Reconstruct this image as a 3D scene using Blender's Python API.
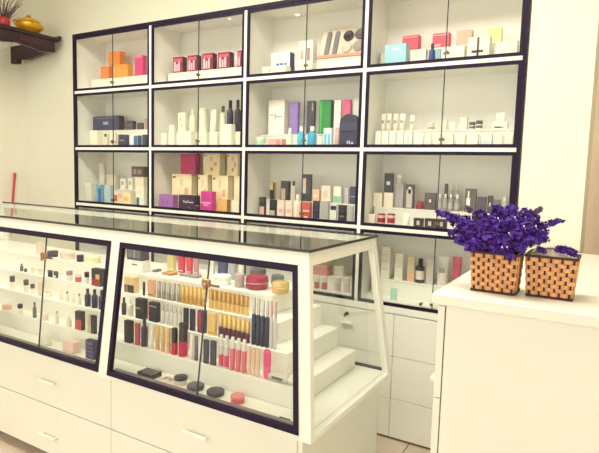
import bpy, bmesh, math, random
from mathutils import Vector, Matrix
random.seed(7)
for o in list(bpy.data.objects): bpy.data.objects.remove(o)
SC = bpy.context.scene
COL = SC.collection
# ------------------------------------------------------------------ camera
W, H = 599, 453
F, YAW, PITCH, ROLL = 534.503, -0.530443, -0.100873, 0.028349
CAM = Vector((3.37661, -2.52434, 1.35))
FW = Vector((math.sin(YAW)*math.cos(PITCH), math.cos(YAW)*math.cos(PITCH), math.sin(PITCH)))
_r0 = Vector((math.cos(YAW), -math.sin(YAW), 0)); _u0 = _r0.cross(FW)
RT = math.cos(ROLL)*_r0 + math.sin(ROLL)*_u0
UP = -math.sin(ROLL)*_r0 + math.cos(ROLL)*_u0
cd = bpy.data.cameras.new('camera'); cam = bpy.data.objects.new('camera', cd); COL.objects.link(cam)
cd.sensor_width = 36; cd.lens = F/W*36; cd.clip_start = .05
cam.matrix_world = Matrix(((RT.x, UP.x, -FW.x, CAM.x), (RT.y, UP.y, -FW.y, CAM.y), (RT.z, UP.z, -FW.z, CAM.z), (0, 0, 0, 1)))
SC.camera = cam
# ------------------------------------------------------------------ world, exposure
SC.view_settings.view_transform = 'Standard'; SC.view_settings.look = 'None'
SC.view_settings.gamma = 1; SC.view_settings.use_curve_mapping = False
SC.view_settings.exposure = 0.9
wd = bpy.data.worlds.new('daylight'); SC.world = wd; wd.use_nodes = True
bg = wd.node_tree.nodes['Background']; bg.inputs[0].default_value = (1, .965, .86, 1); bg.inputs[1].default_value = 1.02
PANEL_STRENGTH = 8.8; SPOT_STRENGTH = 25.0; LAMP_COL = (1, .965, .865, 1)
# ------------------------------------------------------------------ pixel -> place helpers (a depth plane always comes from what the thing stands on)
def ray(u, v): return FW + RT*((u-W/2)/F) - UP*((v-H/2)/F)
def aty(u, v, y): r = ray(u, v); return CAM + r*((y-CAM.y)/r.y)
def atx(u, v, x): r = ray(u, v); return CAM + r*((x-CAM.x)/r.x)
def atz(u, v, z): r = ray(u, v); return CAM + r*((z-CAM.z)/r.z)
def solveX(u, y, z):
    k = (u-W/2)/F; a = RT - FW*k; d = Vector((0, y, z)) - CAM
    return -(a.y*d.y + a.z*d.z)/a.x + CAM.x
def solveZ(x, y, v):
    k = (H/2-v)/F; a = UP - FW*k; d = Vector((x, y, 0)) - CAM
    return -(a.x*d.x + a.y*d.y)/a.z + CAM.z
# ------------------------------------------------------------------ materials
def lin(c): return tuple((v/255/12.92 if v/255 <= .04045 else ((v/255+.055)/1.055)**2.4) for v in c)
MATS = {}
def mat(c, rough=.45, metal=0, var=.06, scale=14, spec=.5, coat=0):
    key = (tuple(c), rough, metal, var, scale, coat)
    if key in MATS: return MATS[key]
    m = bpy.data.materials.new('paint'); m.use_nodes = True; nt = m.node_tree; b = nt.nodes['Principled BSDF']
    l = lin(c)
    n = nt.nodes.new('ShaderNodeTexNoise'); n.inputs['Scale'].default_value = scale; n.inputs['Detail'].default_value = 3
    tc = nt.nodes.new('ShaderNodeTexCoord'); nt.links.new(tc.outputs['Object'], n.inputs['Vector'])
    rp = nt.nodes.new('ShaderNodeValToRGB')
    rp.color_ramp.elements[0].position = .3; rp.color_ramp.elements[1].position = .7
    rp.color_ramp.elements[0].color = (*[x*(1-var) for x in l], 1); rp.color_ramp.elements[1].color = (*[min(1, x*(1+var)) for x in l], 1)
    nt.links.new(n.outputs['Fac'], rp.inputs['Fac']); nt.links.new(rp.outputs['Color'], b.inputs['Base Color'])
    b.inputs['Roughness'].default_value = rough; b.inputs['Metallic'].default_value = metal
    b.inputs['Specular IOR Level'].default_value = spec; b.inputs['Coat Weight'].default_value = coat
    MATS[key] = m; return m
def glass_mat(name, tint, base=.04, rough=0.0, milk=0.0, amp=.95):
    m = bpy.data.materials.new(name); m.use_nodes = True; nt = m.node_tree; nt.nodes.clear()
    N = nt.nodes.new; out = N('ShaderNodeOutputMaterial'); tr = N('ShaderNodeBsdfTransparent'); gl = N('ShaderNodeBsdfGlossy')
    tr.inputs[0].default_value = (*tint, 1); gl.inputs['Roughness'].default_value = rough
    lw = N('ShaderNodeLayerWeight'); lw.inputs[0].default_value = .5
    p = N('ShaderNodeMath'); p.operation = 'POWER'; p.inputs[1].default_value = 5; nt.links.new(lw.outputs['Facing'], p.inputs[0])
    ma = N('ShaderNodeMath'); ma.operation = 'MULTIPLY_ADD'; ma.inputs[1].default_value = amp; ma.inputs[2].default_value = base
    nt.links.new(p.outputs[0], ma.inputs[0])
    mx = N('ShaderNodeMixShader'); nt.links.new(ma.outputs[0], mx.inputs[0]); nt.links.new(tr.outputs[0], mx.inputs[1]); nt.links.new(gl.outputs[0], mx.inputs[2])
    last = mx
    if milk:
        df = N('ShaderNodeBsdfDiffuse'); df.inputs[0].default_value = (.9, .9, .85, 1)
        m2 = N('ShaderNodeMixShader'); m2.inputs[0].default_value = milk
        nt.links.new(mx.outputs[0], m2.inputs[1]); nt.links.new(df.outputs[0], m2.inputs[2]); last = m2
    nt.links.new(last.outputs[0], out.inputs[0]); return m
def emit(name, col, s):
    m = bpy.data.materials.new(name); m.use_nodes = True; nt = m.node_tree; b = nt.nodes['Principled BSDF']
    b.inputs['Base Color'].default_value = col; b.inputs['Emission Color'].default_value = col; b.inputs['Emission Strength'].default_value = s; return m
WHITE = (241, 240, 228)
M_LAM = mat(WHITE, .32, var=.012, scale=5)
M_INN = mat((249, 246, 238), .5, var=.015, scale=5)
M_WALL = mat((236, 234, 216), .7, var=.015, scale=3)
M_WALL_L = mat((240, 237, 221), .7, var=.015, scale=3)
M_BEIGE = mat((240, 216, 198), .7, var=.02, scale=3)
M_BLK = mat((34, 20, 46), .45, var=.08, spec=.2)
M_EDGE = mat((60, 66, 60), .2)
M_GLASS = glass_mat('door_glass', (.985, .99, .98), .016, amp=.8)
M_TOPG = glass_mat('counter_top_glass', (.98, .985, .98), .02, amp=.26)
M_STEEL = mat((120, 105, 90), .3, .9)
M_BRASS = mat((170, 130, 95), .3, .7)
M_WOOD = mat((48, 20, 34), .4, var=.35, scale=30)
# ------------------------------------------------------------------ mesh helpers
def link(name, bm, m, parent=None, smooth=False):
    me = bpy.data.meshes.new(name); bm.normal_update(); bm.to_mesh(me); bm.free(); me.materials.append(m)
    if smooth:
        for p in me.polygons: p.use_smooth = True
        try: me.set_sharp_from_angle(angle=math.radians(40))
        except Exception: pass
    o = bpy.data.objects.new(name, me); COL.objects.link(o)
    if parent: o.parent = parent
    return o
def hexa(bm, pts):
    v = [bm.verts.new(p) for p in pts]
    for f in ((0, 3, 2, 1), (4, 5, 6, 7), (0, 1, 5, 4), (1, 2, 6, 5), (2, 3, 7, 6), (3, 0, 4, 7)): bm.faces.new([v[i] for i in f])
def addbox(bm, a, b):
    (x0, y0, z0), (x1, y1, z1) = a, b
    hexa(bm, [(x0, y0, z0), (x1, y0, z0), (x1, y1, z0), (x0, y1, z0), (x0, y0, z1), (x1, y0, z1), (x1, y1, z1), (x0, y1, z1)])
def box(name, a, b, m, parent=None, bev=0):
    bm = bmesh.new(); addbox(bm, a, b)
    if bev: bmesh.ops.bevel(bm, geom=bm.edges[:], offset=bev, segments=1 if bev < .004 else 2, affect='EDGES')
    return link(name, bm, m, parent)
def hexobj(name, pts, m, parent=None, bev=0):
    bm = bmesh.new(); hexa(bm, pts); bmesh.ops.recalc_face_normals(bm, faces=bm.faces[:])
    if bev: bmesh.ops.bevel(bm, geom=bm.edges[:], offset=bev, segments=1, affect='EDGES')
    return link(name, bm, m, parent)
def addlathe(bm, prof, n=20, c=(0, 0, 0), axis='Z', sx=1, sy=1):
    rings = []
    for r, z in prof:
        if r < 1e-6: ring = [bm.verts.new((c[0], c[1], c[2]+z))]
        else: ring = [bm.verts.new((c[0]+r*sx*math.cos(2*math.pi*i/n), c[1]+r*sy*math.sin(2*math.pi*i/n), c[2]+z)) for i in range(n)]
        rings.append(ring)
    for a, b in zip(rings, rings[1:]):
        if len(a) == 1 and len(b) == 1: continue
        for i in range(n):
            j = (i+1) % n
            if len(a) == 1: bm.faces.new((a[0], b[j], b[i]))
            elif len(b) == 1: bm.faces.new((a[i], a[j], b[0]))
            else: bm.faces.new((a[i], a[j], b[j], b[i]))
def lathe(name, prof, m, parent=None, n=20, sx=1, sy=1, c=(0, 0, 0)):
    bm = bmesh.new(); addlathe(bm, prof, n, c, sx=sx, sy=sy); bmesh.ops.recalc_face_normals(bm, faces=bm.faces[:])
    return link(name, bm, m, parent, True)
def addtube(bm, pts, rad, n=6):
    prev = None; P = [Vector(p) for p in pts]
    for i, p in enumerate(P):
        t = (P[min(i+1, len(P)-1)] - P[max(i-1, 0)]).normalized()
        a = t.orthogonal().normalized() if prev is None else (prev - t*prev.dot(t)).normalized(); prev = a
        b = t.cross(a); r = rad[i] if isinstance(rad, (list, tuple)) else rad
        ring = [bm.verts.new(p + (a*math.cos(2*math.pi*k/n) + b*math.sin(2*math.pi*k/n))*r) for k in range(n)]
        if i:
            for k in range(n): bm.faces.new((last[k], last[(k+1) % n], ring[(k+1) % n], ring[k]))
        else: bm.faces.new(ring[::-1])
        last = ring
    bm.faces.new(last)
def tube(name, pts, rad, m, parent=None, n=8):
    bm = bmesh.new(); addtube(bm, pts, rad, n); return link(name, bm, m, parent, True)
LABELS = {}
def tag(o, label, cat, group=None):
    o['label'] = label; o['category'] = cat
    if group: o['group'] = group
    return o
def thing(name, label, cat, loc=(0, 0, 0), group=None, rz=0):
    o = bpy.data.objects.new(name, None); o.empty_display_size = .05; COL.objects.link(o); o.location = loc; o.rotation_euler.z = rz
    return tag(o, label, cat, group)
def struct(o): o['kind'] = 'structure'; return o
# ------------------------------------------------------------------ the room
YB = .282; XL = aty(25, 100, YB).x; ZC = 2.85; YF = -4.8; XR = 4.7
fl = struct(box('floor', (XL-.1, YF, -.06), (XR+.1, .95, -.006), mat((150, 130, 110), .6)))
tile_mats = [mat(c, .25, var=.05, scale=9) for c in ((206, 190, 172), (198, 180, 160), (212, 196, 178))]
tmesh = None; T = .6
for i in range(10):
    for j in range(10):
        x = XL + i*T; y = .28 - (j+1)*T
        if y < YF-.01 or x > XR: continue
        if tmesh is None:
            t = box('tile', (.002, .002, -.006), (T-.002, T-.002, 0), tile_mats[0], fl, .001); tmesh = t.data
        else:
            t = bpy.data.objects.new('tile', tmesh); COL.objects.link(t); t.parent = fl
        t.location = (x, y, 0)
struct(box('ceiling', (XL-.1, YF, ZC), (XR+.1, .95, ZC+.06), mat((244, 238, 222), .8, var=.01)))
struct(box('wall_back', (XL-.1, YB, 0), (3.0, YB+.1, ZC), M_WALL))
struct(box('wall_left', (XL-.1, YF, 0), (XL, YB, ZC), M_WALL_L))
PXR = aty(592, 100, 0).x
struct(box('wall_pillar', (3.012, 0, 0), (PXR, YB+.1, ZC), M_WALL))
struct(box('wall_recess', (PXR-.1, .5, 0), (XR, .6, ZC), M_BEIGE))
struct(box('wall_right', (XR, YF, 0), (XR+.1, .6, ZC), M_WALL))
# ceiling downlights, and fill panels added out of view
def fill_panel(x, y, label):  # unseen glowing panel, added to brighten the cabinet and counter
    t = thing('fill_light_panel', label, 'fill light', (x, y, ZC), 'square added fill light panels')
    bm = bmesh.new()
    for a, b in (((-.31, -.31), (.31, -.29)), ((-.31, .29), (.31, .31)), ((-.31, -.29), (-.29, .29)), ((.29, -.29), (.31, .29))):
        addbox(bm, (a[0], a[1], -.025), (b[0], b[1], -.001))
    link('frame', bm, M_LAM, t)
    box('fill_diffuser', (-.29, -.29, -.018), (.29, .29, -.004), M_PANEL, t)
M_PANEL = emit('fill_panel_glow', LAMP_COL, PANEL_STRENGTH); M_SPOT = emit('spot_glow', LAMP_COL, SPOT_STRENGTH)
for x in (.5, 1.3, 2.1, 2.9):
    fill_panel(x, -1.25, {.5: 'leftmost added square fill light panel, above the left end of the glass counter', 1.3: 'second added square fill light panel from the left above the glass counter', 2.1: 'third added square fill light panel from the left above the glass counter', 2.9: 'rightmost added square fill light panel, above the gap beside the glass counter'}[x])
def downlight(x, y, w_):
    t = thing('downlight', f'{w_} of two small round recessed downlights in the white ceiling', 'downlight', (x, y, ZC), 'round downlights in the ceiling')
    lathe('ring', [(.035, -.001), (.055, -.001), (.055, -.01), (.04, -.014), (.035, -.006)], M_LAM, t, 24)
    lathe('lamp', [(0, -.005), (.034, -.005), (.034, -.002), (0, -.002)], M_SPOT, t, 24)
for u, v, w_ in ((230, 18, 'left'), (297, 14, 'right')):
    p = atz(u, v, ZC); downlight(p.x, -p.y, w_)
# ------------------------------------------------------------------ wall display cabinet
XS = [0, .76, 1.51, 2.252, 3.006]; ZS = [2.271, 1.869, 1.475, 1.079, .702]; CD = .262
cab = thing('display_cabinet', 'tall white wall cabinet with black framed glass doors and drawers below', 'cabinet', (1.5, 0, 0))
def part(o): o.location = o.location - cab.location; return o
def cbox(name, a, b, m, bev=0, par=cab):
    o = box(name, a, b, m, None, bev); o.parent = par
    o.location = -cab.location if par is cab else (0, 0, 0); return o
cbox('back_panel', (.004, CD, 0), (3.0, CD+.016, 2.262), M_INN)
for i, x in enumerate(XS):
    a, b = (x-.010, x+.010) if 0 < i < 4 else ((0, .018) if i == 0 else (2.988, 3.006))
    cbox('side_panel' if i in (0, 4) else 'divider', (a, .006, .68 if 0 < i < 4 else 0), (b, CD, 2.262), M_INN)
for j, z in enumerate(ZS):
    for i in range(4):
        a = XS[i]+(.010 if i else .018); b = XS[i+1]-(.010 if i < 3 else .018)
        cbox('top_board' if j == 0 else 'shelf', (a, .006, z-.012), (b, CD, z+.012 if j else z-.008), M_INN)
for i in (1, 2, 3): cbox('post', (XS[i]-.0092, -.006, .70), (XS[i]+.0092, .0055, 2.250), M_LAM, .001)
for j in (1, 2, 3):
    for i in range(4):
        cbox('rail', (XS[i]+.0094 if i else .013, -.006, ZS[j]-.0092), (XS[i+1]-.0094 if i < 3 else 2.99, .0055, ZS[j]+.0092), M_LAM, .001)
cbox('rail', (.003, -.010, .657), (3.003, .0055, .690), M_LAM, .001)
cbox('outer_trim', (0, -.008, .70), (.0125, .0055, 2.271), M_BLK, .001)
cbox('outer_trim', (2.9905, -.008, .70), (3.006, .0055, 2.271), M_BLK, .001)
cbox('outer_trim', (.013, -.008, 2.250), (2.990, .0055, 2.271), M_BLK, .001)
FWD = .0155
for j in range(4):
    for i in range(4):
        x0 = XS[i]+(.0096 if i else .013); x1 = XS[i+1]-(.0096 if i < 3 else .016)
        z1 = ZS[j]-(.0096 if j else .0215); z0 = ZS[j+1]+(.0096 if j < 3 else -.010)
        bm = bmesh.new()
        addbox(bm, (x0, -.005, z0), (x0+FWD, .005, z1)); addbox(bm, (x1-FWD, -.005, z0), (x1, .005, z1))
        addbox(bm, (x0+FWD, -.005, z0), (x1-FWD, .005, z0+FWD)); addbox(bm, (x0+FWD, -.005, z1-FWD), (x1-FWD, .005, z1))
        fr = link('door_frame', bm, M_BLK, cab); fr.location = -cab.location
        xm = (XS[i]+XS[i+1])/2+.025
        for a, b in ((x0+FWD, xm-.002), (xm+.002, x1-FWD)):
            box('glass_pane', (a, -.002, z0+FWD), (b, .002, z1-FWD), M_GLASS, fr)
        box('pane_edge', (xm-.002, -.0025, z0+FWD), (xm+.002, .0025, z1-FWD), M_EDGE, fr)
        bm = bmesh.new(); zl = z0+FWD+.022
        addlathe(bm, [(0, 0), (.006, 0), (.006, .008), (.003, .010), (.003, .016), (.008, .018), (.008, .024), (0, .026)], 12)
        bmesh.ops.rotate(bm, verts=bm.verts[:], cent=(0, 0, 0), matrix=Matrix.Rotation(math.pi/2, 3, 'X'))
        bmesh.ops.translate(bm, verts=bm.verts[:], vec=(xm+(.012 if (i, j) != (3, 3) else -.05), -.0025, zl))
        addbox(bm, (xm-.009, -.007, zl-.006), (xm+.004, -.0025, zl+.006))
        link('lock', bm, M_STEEL, fr, True)
DX = [.003, .65, 1.30, 1.95, 2.468, 3.003]; DZ = [.653, .438, .215, .012]
for i in range(5):
    for j in range(3):
        d = cbox('drawer', (DX[i]+.0012, -.010, DZ[j+1]+.0012), (DX[i+1]-.0012, .006, DZ[j]-.0012), M_LAM, .001)
        xc = (DX[i]+DX[i+1])/2; zc = DZ[j]-.085
        bm = bmesh.new(); addbox(bm, (xc-.03, -.030, zc-.006), (xc+.03, -.010, zc+.006)); bmesh.ops.bevel(bm, geom=bm.edges[:], offset=.003, segments=2, affect='EDGES')
        link('handle', bm, M_LAM, d)
        if i == 3 and j == 0:
            bm = bmesh.new(); addlathe(bm, [(0, 0), (.010, 0), (.010, .006), (0, .006)], 14)
            bmesh.ops.rotate(bm, verts=bm.verts[:], cent=(0, 0, 0), matrix=Matrix.Rotation(math.pi/2, 3, 'X'))
            bmesh.ops.translate(bm, verts=bm.verts[:], vec=(xc, -.010, zc+.05))
            addbox(bm, (xc-.002, -.034, zc+.046), (xc+.002, -.016, zc+.054)); addlathe(bm, [(0, -.012), (.008, -.01), (.010, 0), (.008, .01), (0, .012)], 10, (xc, -.040, zc+.048), sx=.3)
            link('lock_key', bm, M_STEEL, d, True)
cbox('carcass_base', (.003, .006, .012), (3.003, CD, .655), M_INN)
cbox('kick_strip', (.003, -.002, 0), (3.003, CD, .011), mat((120, 105, 95), .5))
# ------------------------------------------------------------------ glass counter
ZT, ZB = 1.10, .502
YFT, YFB, XT, XB, YBT, YBB = -1.039, -1.119, 2.544, 2.616, -.483, -.421
CX0 = -.10
ctr = thing('display_counter', 'long white glass counter with slanted black framed windows and drawers', 'counter', (1.25, -.78, 0))
def tp(z): return (ZT-z)/(ZT-ZB)
def fy(z): return YFT+(YFB-YFT)*tp(z)
def by(z): return YBT+(YBB-YBT)*tp(z)
def ex(z): return XT+(XB-XT)*tp(z)
def cpart(o): o.parent = ctr; o.location = -ctr.location; return o
def front_strip(name, x0, x1, z0, z1, d0, d1, m, par=None, x0t=None, x1t=None, bev=.0):
    # a piece lying in the slanted front: depth d0..d1 behind the outer face
    x0t = x0 if x0t is None else x0t; x1t = x1 if x1t is None else x1t
    P = [(x0, fy(z0)+d0, z0), (x1, fy(z0)+d0, z0), (x1, fy(z0)+d1, z0), (x0, fy(z0)+d1, z0), (x0t, fy(z1)+d0, z1), (x1t, fy(z1)+d0, z1), (x1t, fy(z1)+d1, z1), (x0t, fy(z1)+d1, z1)]
    o = hexobj(name, P, m, par, bev)
    return o if par else cpart(o)
def end_strip(name, ya0, yb0, ya1, yb1, z0, z1, d0, d1, m, par=None):
    P = [(ex(z0)-d0, ya0, z0), (ex(z0)-d0, yb0, z0), (ex(z0)-d1, yb0, z0), (ex(z0)-d1, ya0, z0), (ex(z1)-d0, ya1, z1), (ex(z1)-d0, yb1, z1), (ex(z1)-d1, yb1, z1), (ex(z1)-d1, ya1, z1)]
    o = hexobj(name, P, m, par)
    return o if par else cpart(o)
ZF1, ZF2 = 1.05, .519
# windows (outer edge of the black frame): bottom x0,x1 / top x0,x1
WIN = [(-.058, .776, -.058, .776), (.792, 1.622, .792, 1.622), (1.675, 2.570, 1.675, 2.507)]
WIN[0] = (-.06, .738, -.06, .738)
front_strip('top_rail', CX0, ex(ZF1)-.0, ZF1, ZT-.006, 0, .03, M_LAM, x1t=ex(ZT-.006))
front_strip('bottom_rail', CX0, ex(ZB), ZB, ZF2, 0, .03, M_LAM, x1t=ex(ZF2))
mull = [(CX0, -.06, CX0, -.06), (.738, .792, .738, .792), (1.622, 1.675, 1.622, 1.675)]
for a, b, at_, bt in mull: front_strip('mullion', a, b, ZF2, ZF1, 0, .03, M_LAM, x0t=at_, x1t=bt)
front_strip('corner_post', 2.570, ex(ZF2), ZF2, ZF1, 0, .024, M_LAM, x0t=2.507, x1t=ex(ZF1))
BW = .023
for k, (a, b, at_, bt) in enumerate(WIN):
    def xl(z, w=0): s = (z-ZF2)/(ZF1-ZF2); return a+(at_-a)*s+w
    def xr(z, w=0): s = (z-ZF2)/(ZF1-ZF2); return b+(bt-b)*s-w
    bm = bmesh.new(); e = .004
    def strip(x0, x1, x0t, x1t, z0, z1, d0=-e, d1=.012):
        hexa(bm, [(x0, fy(z0)+d0, z0), (x1, fy(z0)+d0, z0), (x1, fy(z0)+d1, z0), (x0, fy(z0)+d1, z0), (x0t, fy(z1)+d0, z1), (x1t, fy(z1)+d0, z1), (x1t, fy(z1)+d1, z1), (x0t, fy(z1)+d1, z1)])
    zi0, zi1 = ZF2+BW*.8, ZF1-BW
    strip(xl(ZF2), xr(ZF2), xl(zi0), xr(zi0), ZF2, zi0); strip(xl(zi1), xr(zi1), xl(ZF1), xr(ZF1), zi1, ZF1)
    strip(xl(zi0), xl(zi0, BW*.8), xl(zi1), xl(zi1, BW*.8), zi0, zi1); strip(xr(zi0, BW*.8), xr(zi0), xr(zi1, BW*.8), xr(zi1), zi0, zi1)
    fr = cpart(link('window_frame', bm, M_BLK)); xm = (xl(ZF1)+xr(ZF1))/2; xm0 = xm+(b-bt)/2
    if k: (ut, ub) = ((46.6, 234), (38.8, 348)) if k == 1 else ((209.6, 256), (196.8, 398)); xm = aty(*ut, fy(zi1)+.004).x; xm0 = aty(*ub, fy(zi0)+.004).x
    for x0, x1, x0t, x1t in ((xl(zi0, BW*.8), xm0-.002, xl(zi1, BW*.8), xm-.002), (xm0+.002, xr(zi0, BW*.8), xm+.002, xr(zi1, BW*.8))):
        front_strip('glass_pane', x0, x1, zi0, zi1, .002, .006, M_GLASS, fr, x0t, x1t)
    front_strip('pane_edge', xm0-.002, xm0+.002, zi0, zi1, .0015, .0065, M_EDGE, fr, xm-.002, xm+.002)
    zl = zi1-.080; xs_ = xm; xm = xm+(xm0-xm)*.12
    bm = bmesh.new(); addbox(bm, (xm-.018, fy(zl)-.010, zl-.014), (xm+.020, fy(zl)+.002, zl+.014)); addbox(bm, (xm-.008, fy(zl)-.016, zl-.022), (xm+.008, fy(zl)-.009, zl-.002))
    bmesh.ops.bevel(bm, geom=bm.edges[:], offset=.003, segments=1, affect='EDGES'); cl = link('clamp_lock', bm, M_BRASS, fr)
    bm = bmesh.new(); addbox(bm, (xm+.0205, fy(zl)-.008, zl-.010), (xm+.062, fy(zl)-.001, zl-.002)); bmesh.ops.bevel(bm, geom=bm.edges[:], offset=.002, segments=1, affect='EDGES'); link('lock_bar', bm, M_STEEL, fr)
    front_strip('inner_track', xl(zi0, BW*.8), xr(zi0, BW*.8), ZF2+.001, ZF2+.022, .013, .03, mat((150, 145, 150), .3, .6), fr)
# end window
R = .05
end_strip('end_top_rail', fy(ZF1)+.03, by(ZF1), fy(ZT-.006)+.03, by(ZT-.006), ZF1, ZT-.006, 0, .025, M_LAM)
end_strip('end_bottom_rail', fy(ZB)+.03, by(ZB), fy(ZF2)+.03, by(ZF2), ZB, ZF2, 0, .025, M_LAM)
end_strip('end_back_post', by(ZF2)-.035, by(ZF2), by(ZF1)-.035, by(ZF1), ZF2, ZF1, 0, .025, M_LAM)
gp = end_strip('end_glass', fy(ZF2)+.027, by(ZF2)-.036, fy(ZF1)+.027, by(ZF1)-.036, ZF2, ZF1, .010, .014, M_GLASS)
# back side
def back_strip(name, x0, x1, z0, z1, d0, d1, m, x1t=None):
    x1t = x1 if x1t is None else x1t
    P = [(x0, by(z0)-d0, z0), (x1, by(z0)-d0, z0), (x1, by(z0)-d1, z0), (x0, by(z0)-d1, z0), (x0, by(z1)-d0, z1), (x1t, by(z1)-d0, z1), (x1t, by(z1)-d1, z1), (x0, by(z1)-d1, z1)]
    return cpart(hexobj(name, P, m))
back_strip('back_top_rail', CX0, XT-.03, ZF1+.02, ZT-.006, 0, .025, M_LAM)
back_strip('back_bottom_rail', CX0, XB-.03, ZB, ZF2+.004, 0, .025, M_LAM)
back_strip('back_track', CX0+.05, XB-.03, ZF2+.004, ZF2+.012, .004, .022, M_BLK)
for a, b in ((CX0+.05, .80), (.80, 1.62), (1.62, 2.36), (2.36, XT-.028)):
    back_strip('back_glass', a+.001, b-.001, ZF2+.013, ZF1+.019, .010, .014, M_GLASS)
back_strip('back_post', CX0, CX0+.049, ZF2+.004, ZF1+.02, 0, .025, M_LAM)
cpart(hexobj('left_panel', [(CX0, fy(ZB)+.031, ZB), (CX0+.018, fy(ZB)+.031, ZB), (CX0+.018, by(ZB)-.026, ZB), (CX0, by(ZB)-.026, ZB), (CX0, fy(ZT)+.031, ZT-.006), (CX0+.018, fy(ZT)+.031, ZT-.006), (CX0+.018, by(ZT)-.026, ZT-.006), (CX0, by(ZT)-.026, ZT-.006)], M_LAM))
# glass top with a black edge
tg = cpart(box('glass_top', (CX0, YFT-.001, ZT-.0055), (XT+.001, YBT+.002, ZT+.0015), M_TOPG))
bm = bmesh.new()
addbox(bm, (CX0, YFT-.006, ZT-.006), (XT+.006, YFT-.001, ZT+.003)); addbox(bm, (XT+.001, YFT-.001, ZT-.006), (XT+.006, YBT+.002, ZT+.003)); addbox(bm, (CX0, YBT+.002, ZT-.006), (XT+.006, YBT+.007, ZT+.003))
link('edge_band', bm, mat((52, 54, 50), .3), tg)
# floor of the case, base, drawers
cpart(hexobj('case_floor', [(CX0+.02, fy(ZB)+.031, ZB), (ex(ZB)-.026, fy(ZB)+.031, ZB), (ex(ZB)-.026, by(ZB)-.026, ZB), (CX0+.02, by(ZB)-.026, ZB), (CX0+.02, fy(ZB)+.031, ZB+.02), (ex(ZB)-.026, fy(ZB)+.031, ZB+.02), (ex(ZB)-.026, by(ZB)-.026, ZB+.02), (CX0+.02, by(ZB)-.026, ZB+.02)], M_LAM))
BYF = -1.098; BXR = 2.575; BYB = -.455
cpart(box('base_body', (CX0, BYF+.018, .05), (BXR-.018, BYB, ZB-.001), M_INN))
cpart(box('base_end_panel', (BXR-.018, BYF, .0), (BXR, BYB+.002, ZB-.001), M_LAM, None, .001))
cpart(box('kick_board', (CX0+.01, BYF+.05, 0), (BXR-.02, BYB-.02, .05), mat((150, 135, 120), .5)))
SX = aty(111, 420, BYF).x; DW = .842
for k in range(3):
    x1 = SX - k*DW + DW if k else BXR-.018; x0 = SX-k*DW
    x1 = BXR-.019 if k == 0 else SX-(k-1)*DW; x0 = max(SX-k*DW, CX0)
    for z0, z1 in ((.282, ZB-.002), (.052, .280)):
        d = cpart(box('drawer', (x0+.0012, BYF, z0+.001), (x1-.0012, BYF+.017, z1-.001), M_LAM, None, .001))
        xc = (x0+x1)/2+.02; zc = .393 if z0 > .2 else .142
        bm = bmesh.new(); addbox(bm, (xc-.055, BYF-.024, zc-.008), (xc+.055, BYF-.014, zc+.008))
        addbox(bm, (xc-.05, BYF-.016, zc-.005), (xc-.04, BYF, zc+.005)); addbox(bm, (xc+.04, BYF-.016, zc-.005), (xc+.05, BYF, zc+.005))
        bmesh.ops.bevel(bm, geom=bm.edges[:], offset=.0025, segments=1, affect='EDGES'); link('handle', bm, M_LAM, d)
# stepped display stand inside the case
ZFL = ZB+.02
TZ = [ZFL, .600, .685, .770, .850]; TY = [-1.08, -.975, -.895, -.825, -.745]; TX = [0, 2.470, 2.385, 2.30, 2.215]; SBACK = -.475
for k in range(1, 5):
    zb = TZ[k-1] if k > 1 else ZFL+.0005
    cpart(box('step', (CX0+.025, TY[k], zb), (TX[k], SBACK, TZ[k]), M_LAM, None, .0015))
# ------------------------------------------------------------------ side counter with flower baskets
ZR = 1.05; c0 = atz(432, 293, ZR); RX, RY = c0.x, c0.y
sc = thing('side_counter', 'plain white side counter carrying the flower baskets', 'counter', (RX+.7, RY+.5, 0))
def sbox(n, a, b, m, bev=0, par=None):
    o = box(n, a, b, m, par or sc, bev); o.location = -sc.location if par is None else (0, 0, 0); return o
sbox('countertop', (RX, RY, ZR-.028), (4.45, -.045, ZR), M_LAM, .002)
bx = solveX(445, RY+.015, ZR-.03)
sbox('body', (bx+.004, RY+.015, .0), (4.43, -.05, ZR-.029), M_LAM)
nd = 4
for k in range(nd):
    z1 = ZR-.034-k*.25; z0 = max(z1-.247, .03)
    d = sbox('drawer', (bx-.018, RY+.018, z0), (bx, -.10, z1), M_LAM, .001)
    for yc in (RY+.12, -.45):
        zc = solveZ(bx-.02, RY+.08, 384) - (k-2)*(solveZ(bx-.02, RY+.08, 384)-solveZ(bx-.02, RY+.08, 427))
        zc = z0+.03 if k < 2 else z0+.035
        sbox('handle', (bx-.042, yc-.06, zc-.007), (bx-.018, yc+.06, zc+.007), M_LAM, .003, d)
sbox('shadow_gap', (bx, RY+.02, .03), (bx+.004, -.10, ZR-.034), mat((70, 58, 52), .7))
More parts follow.
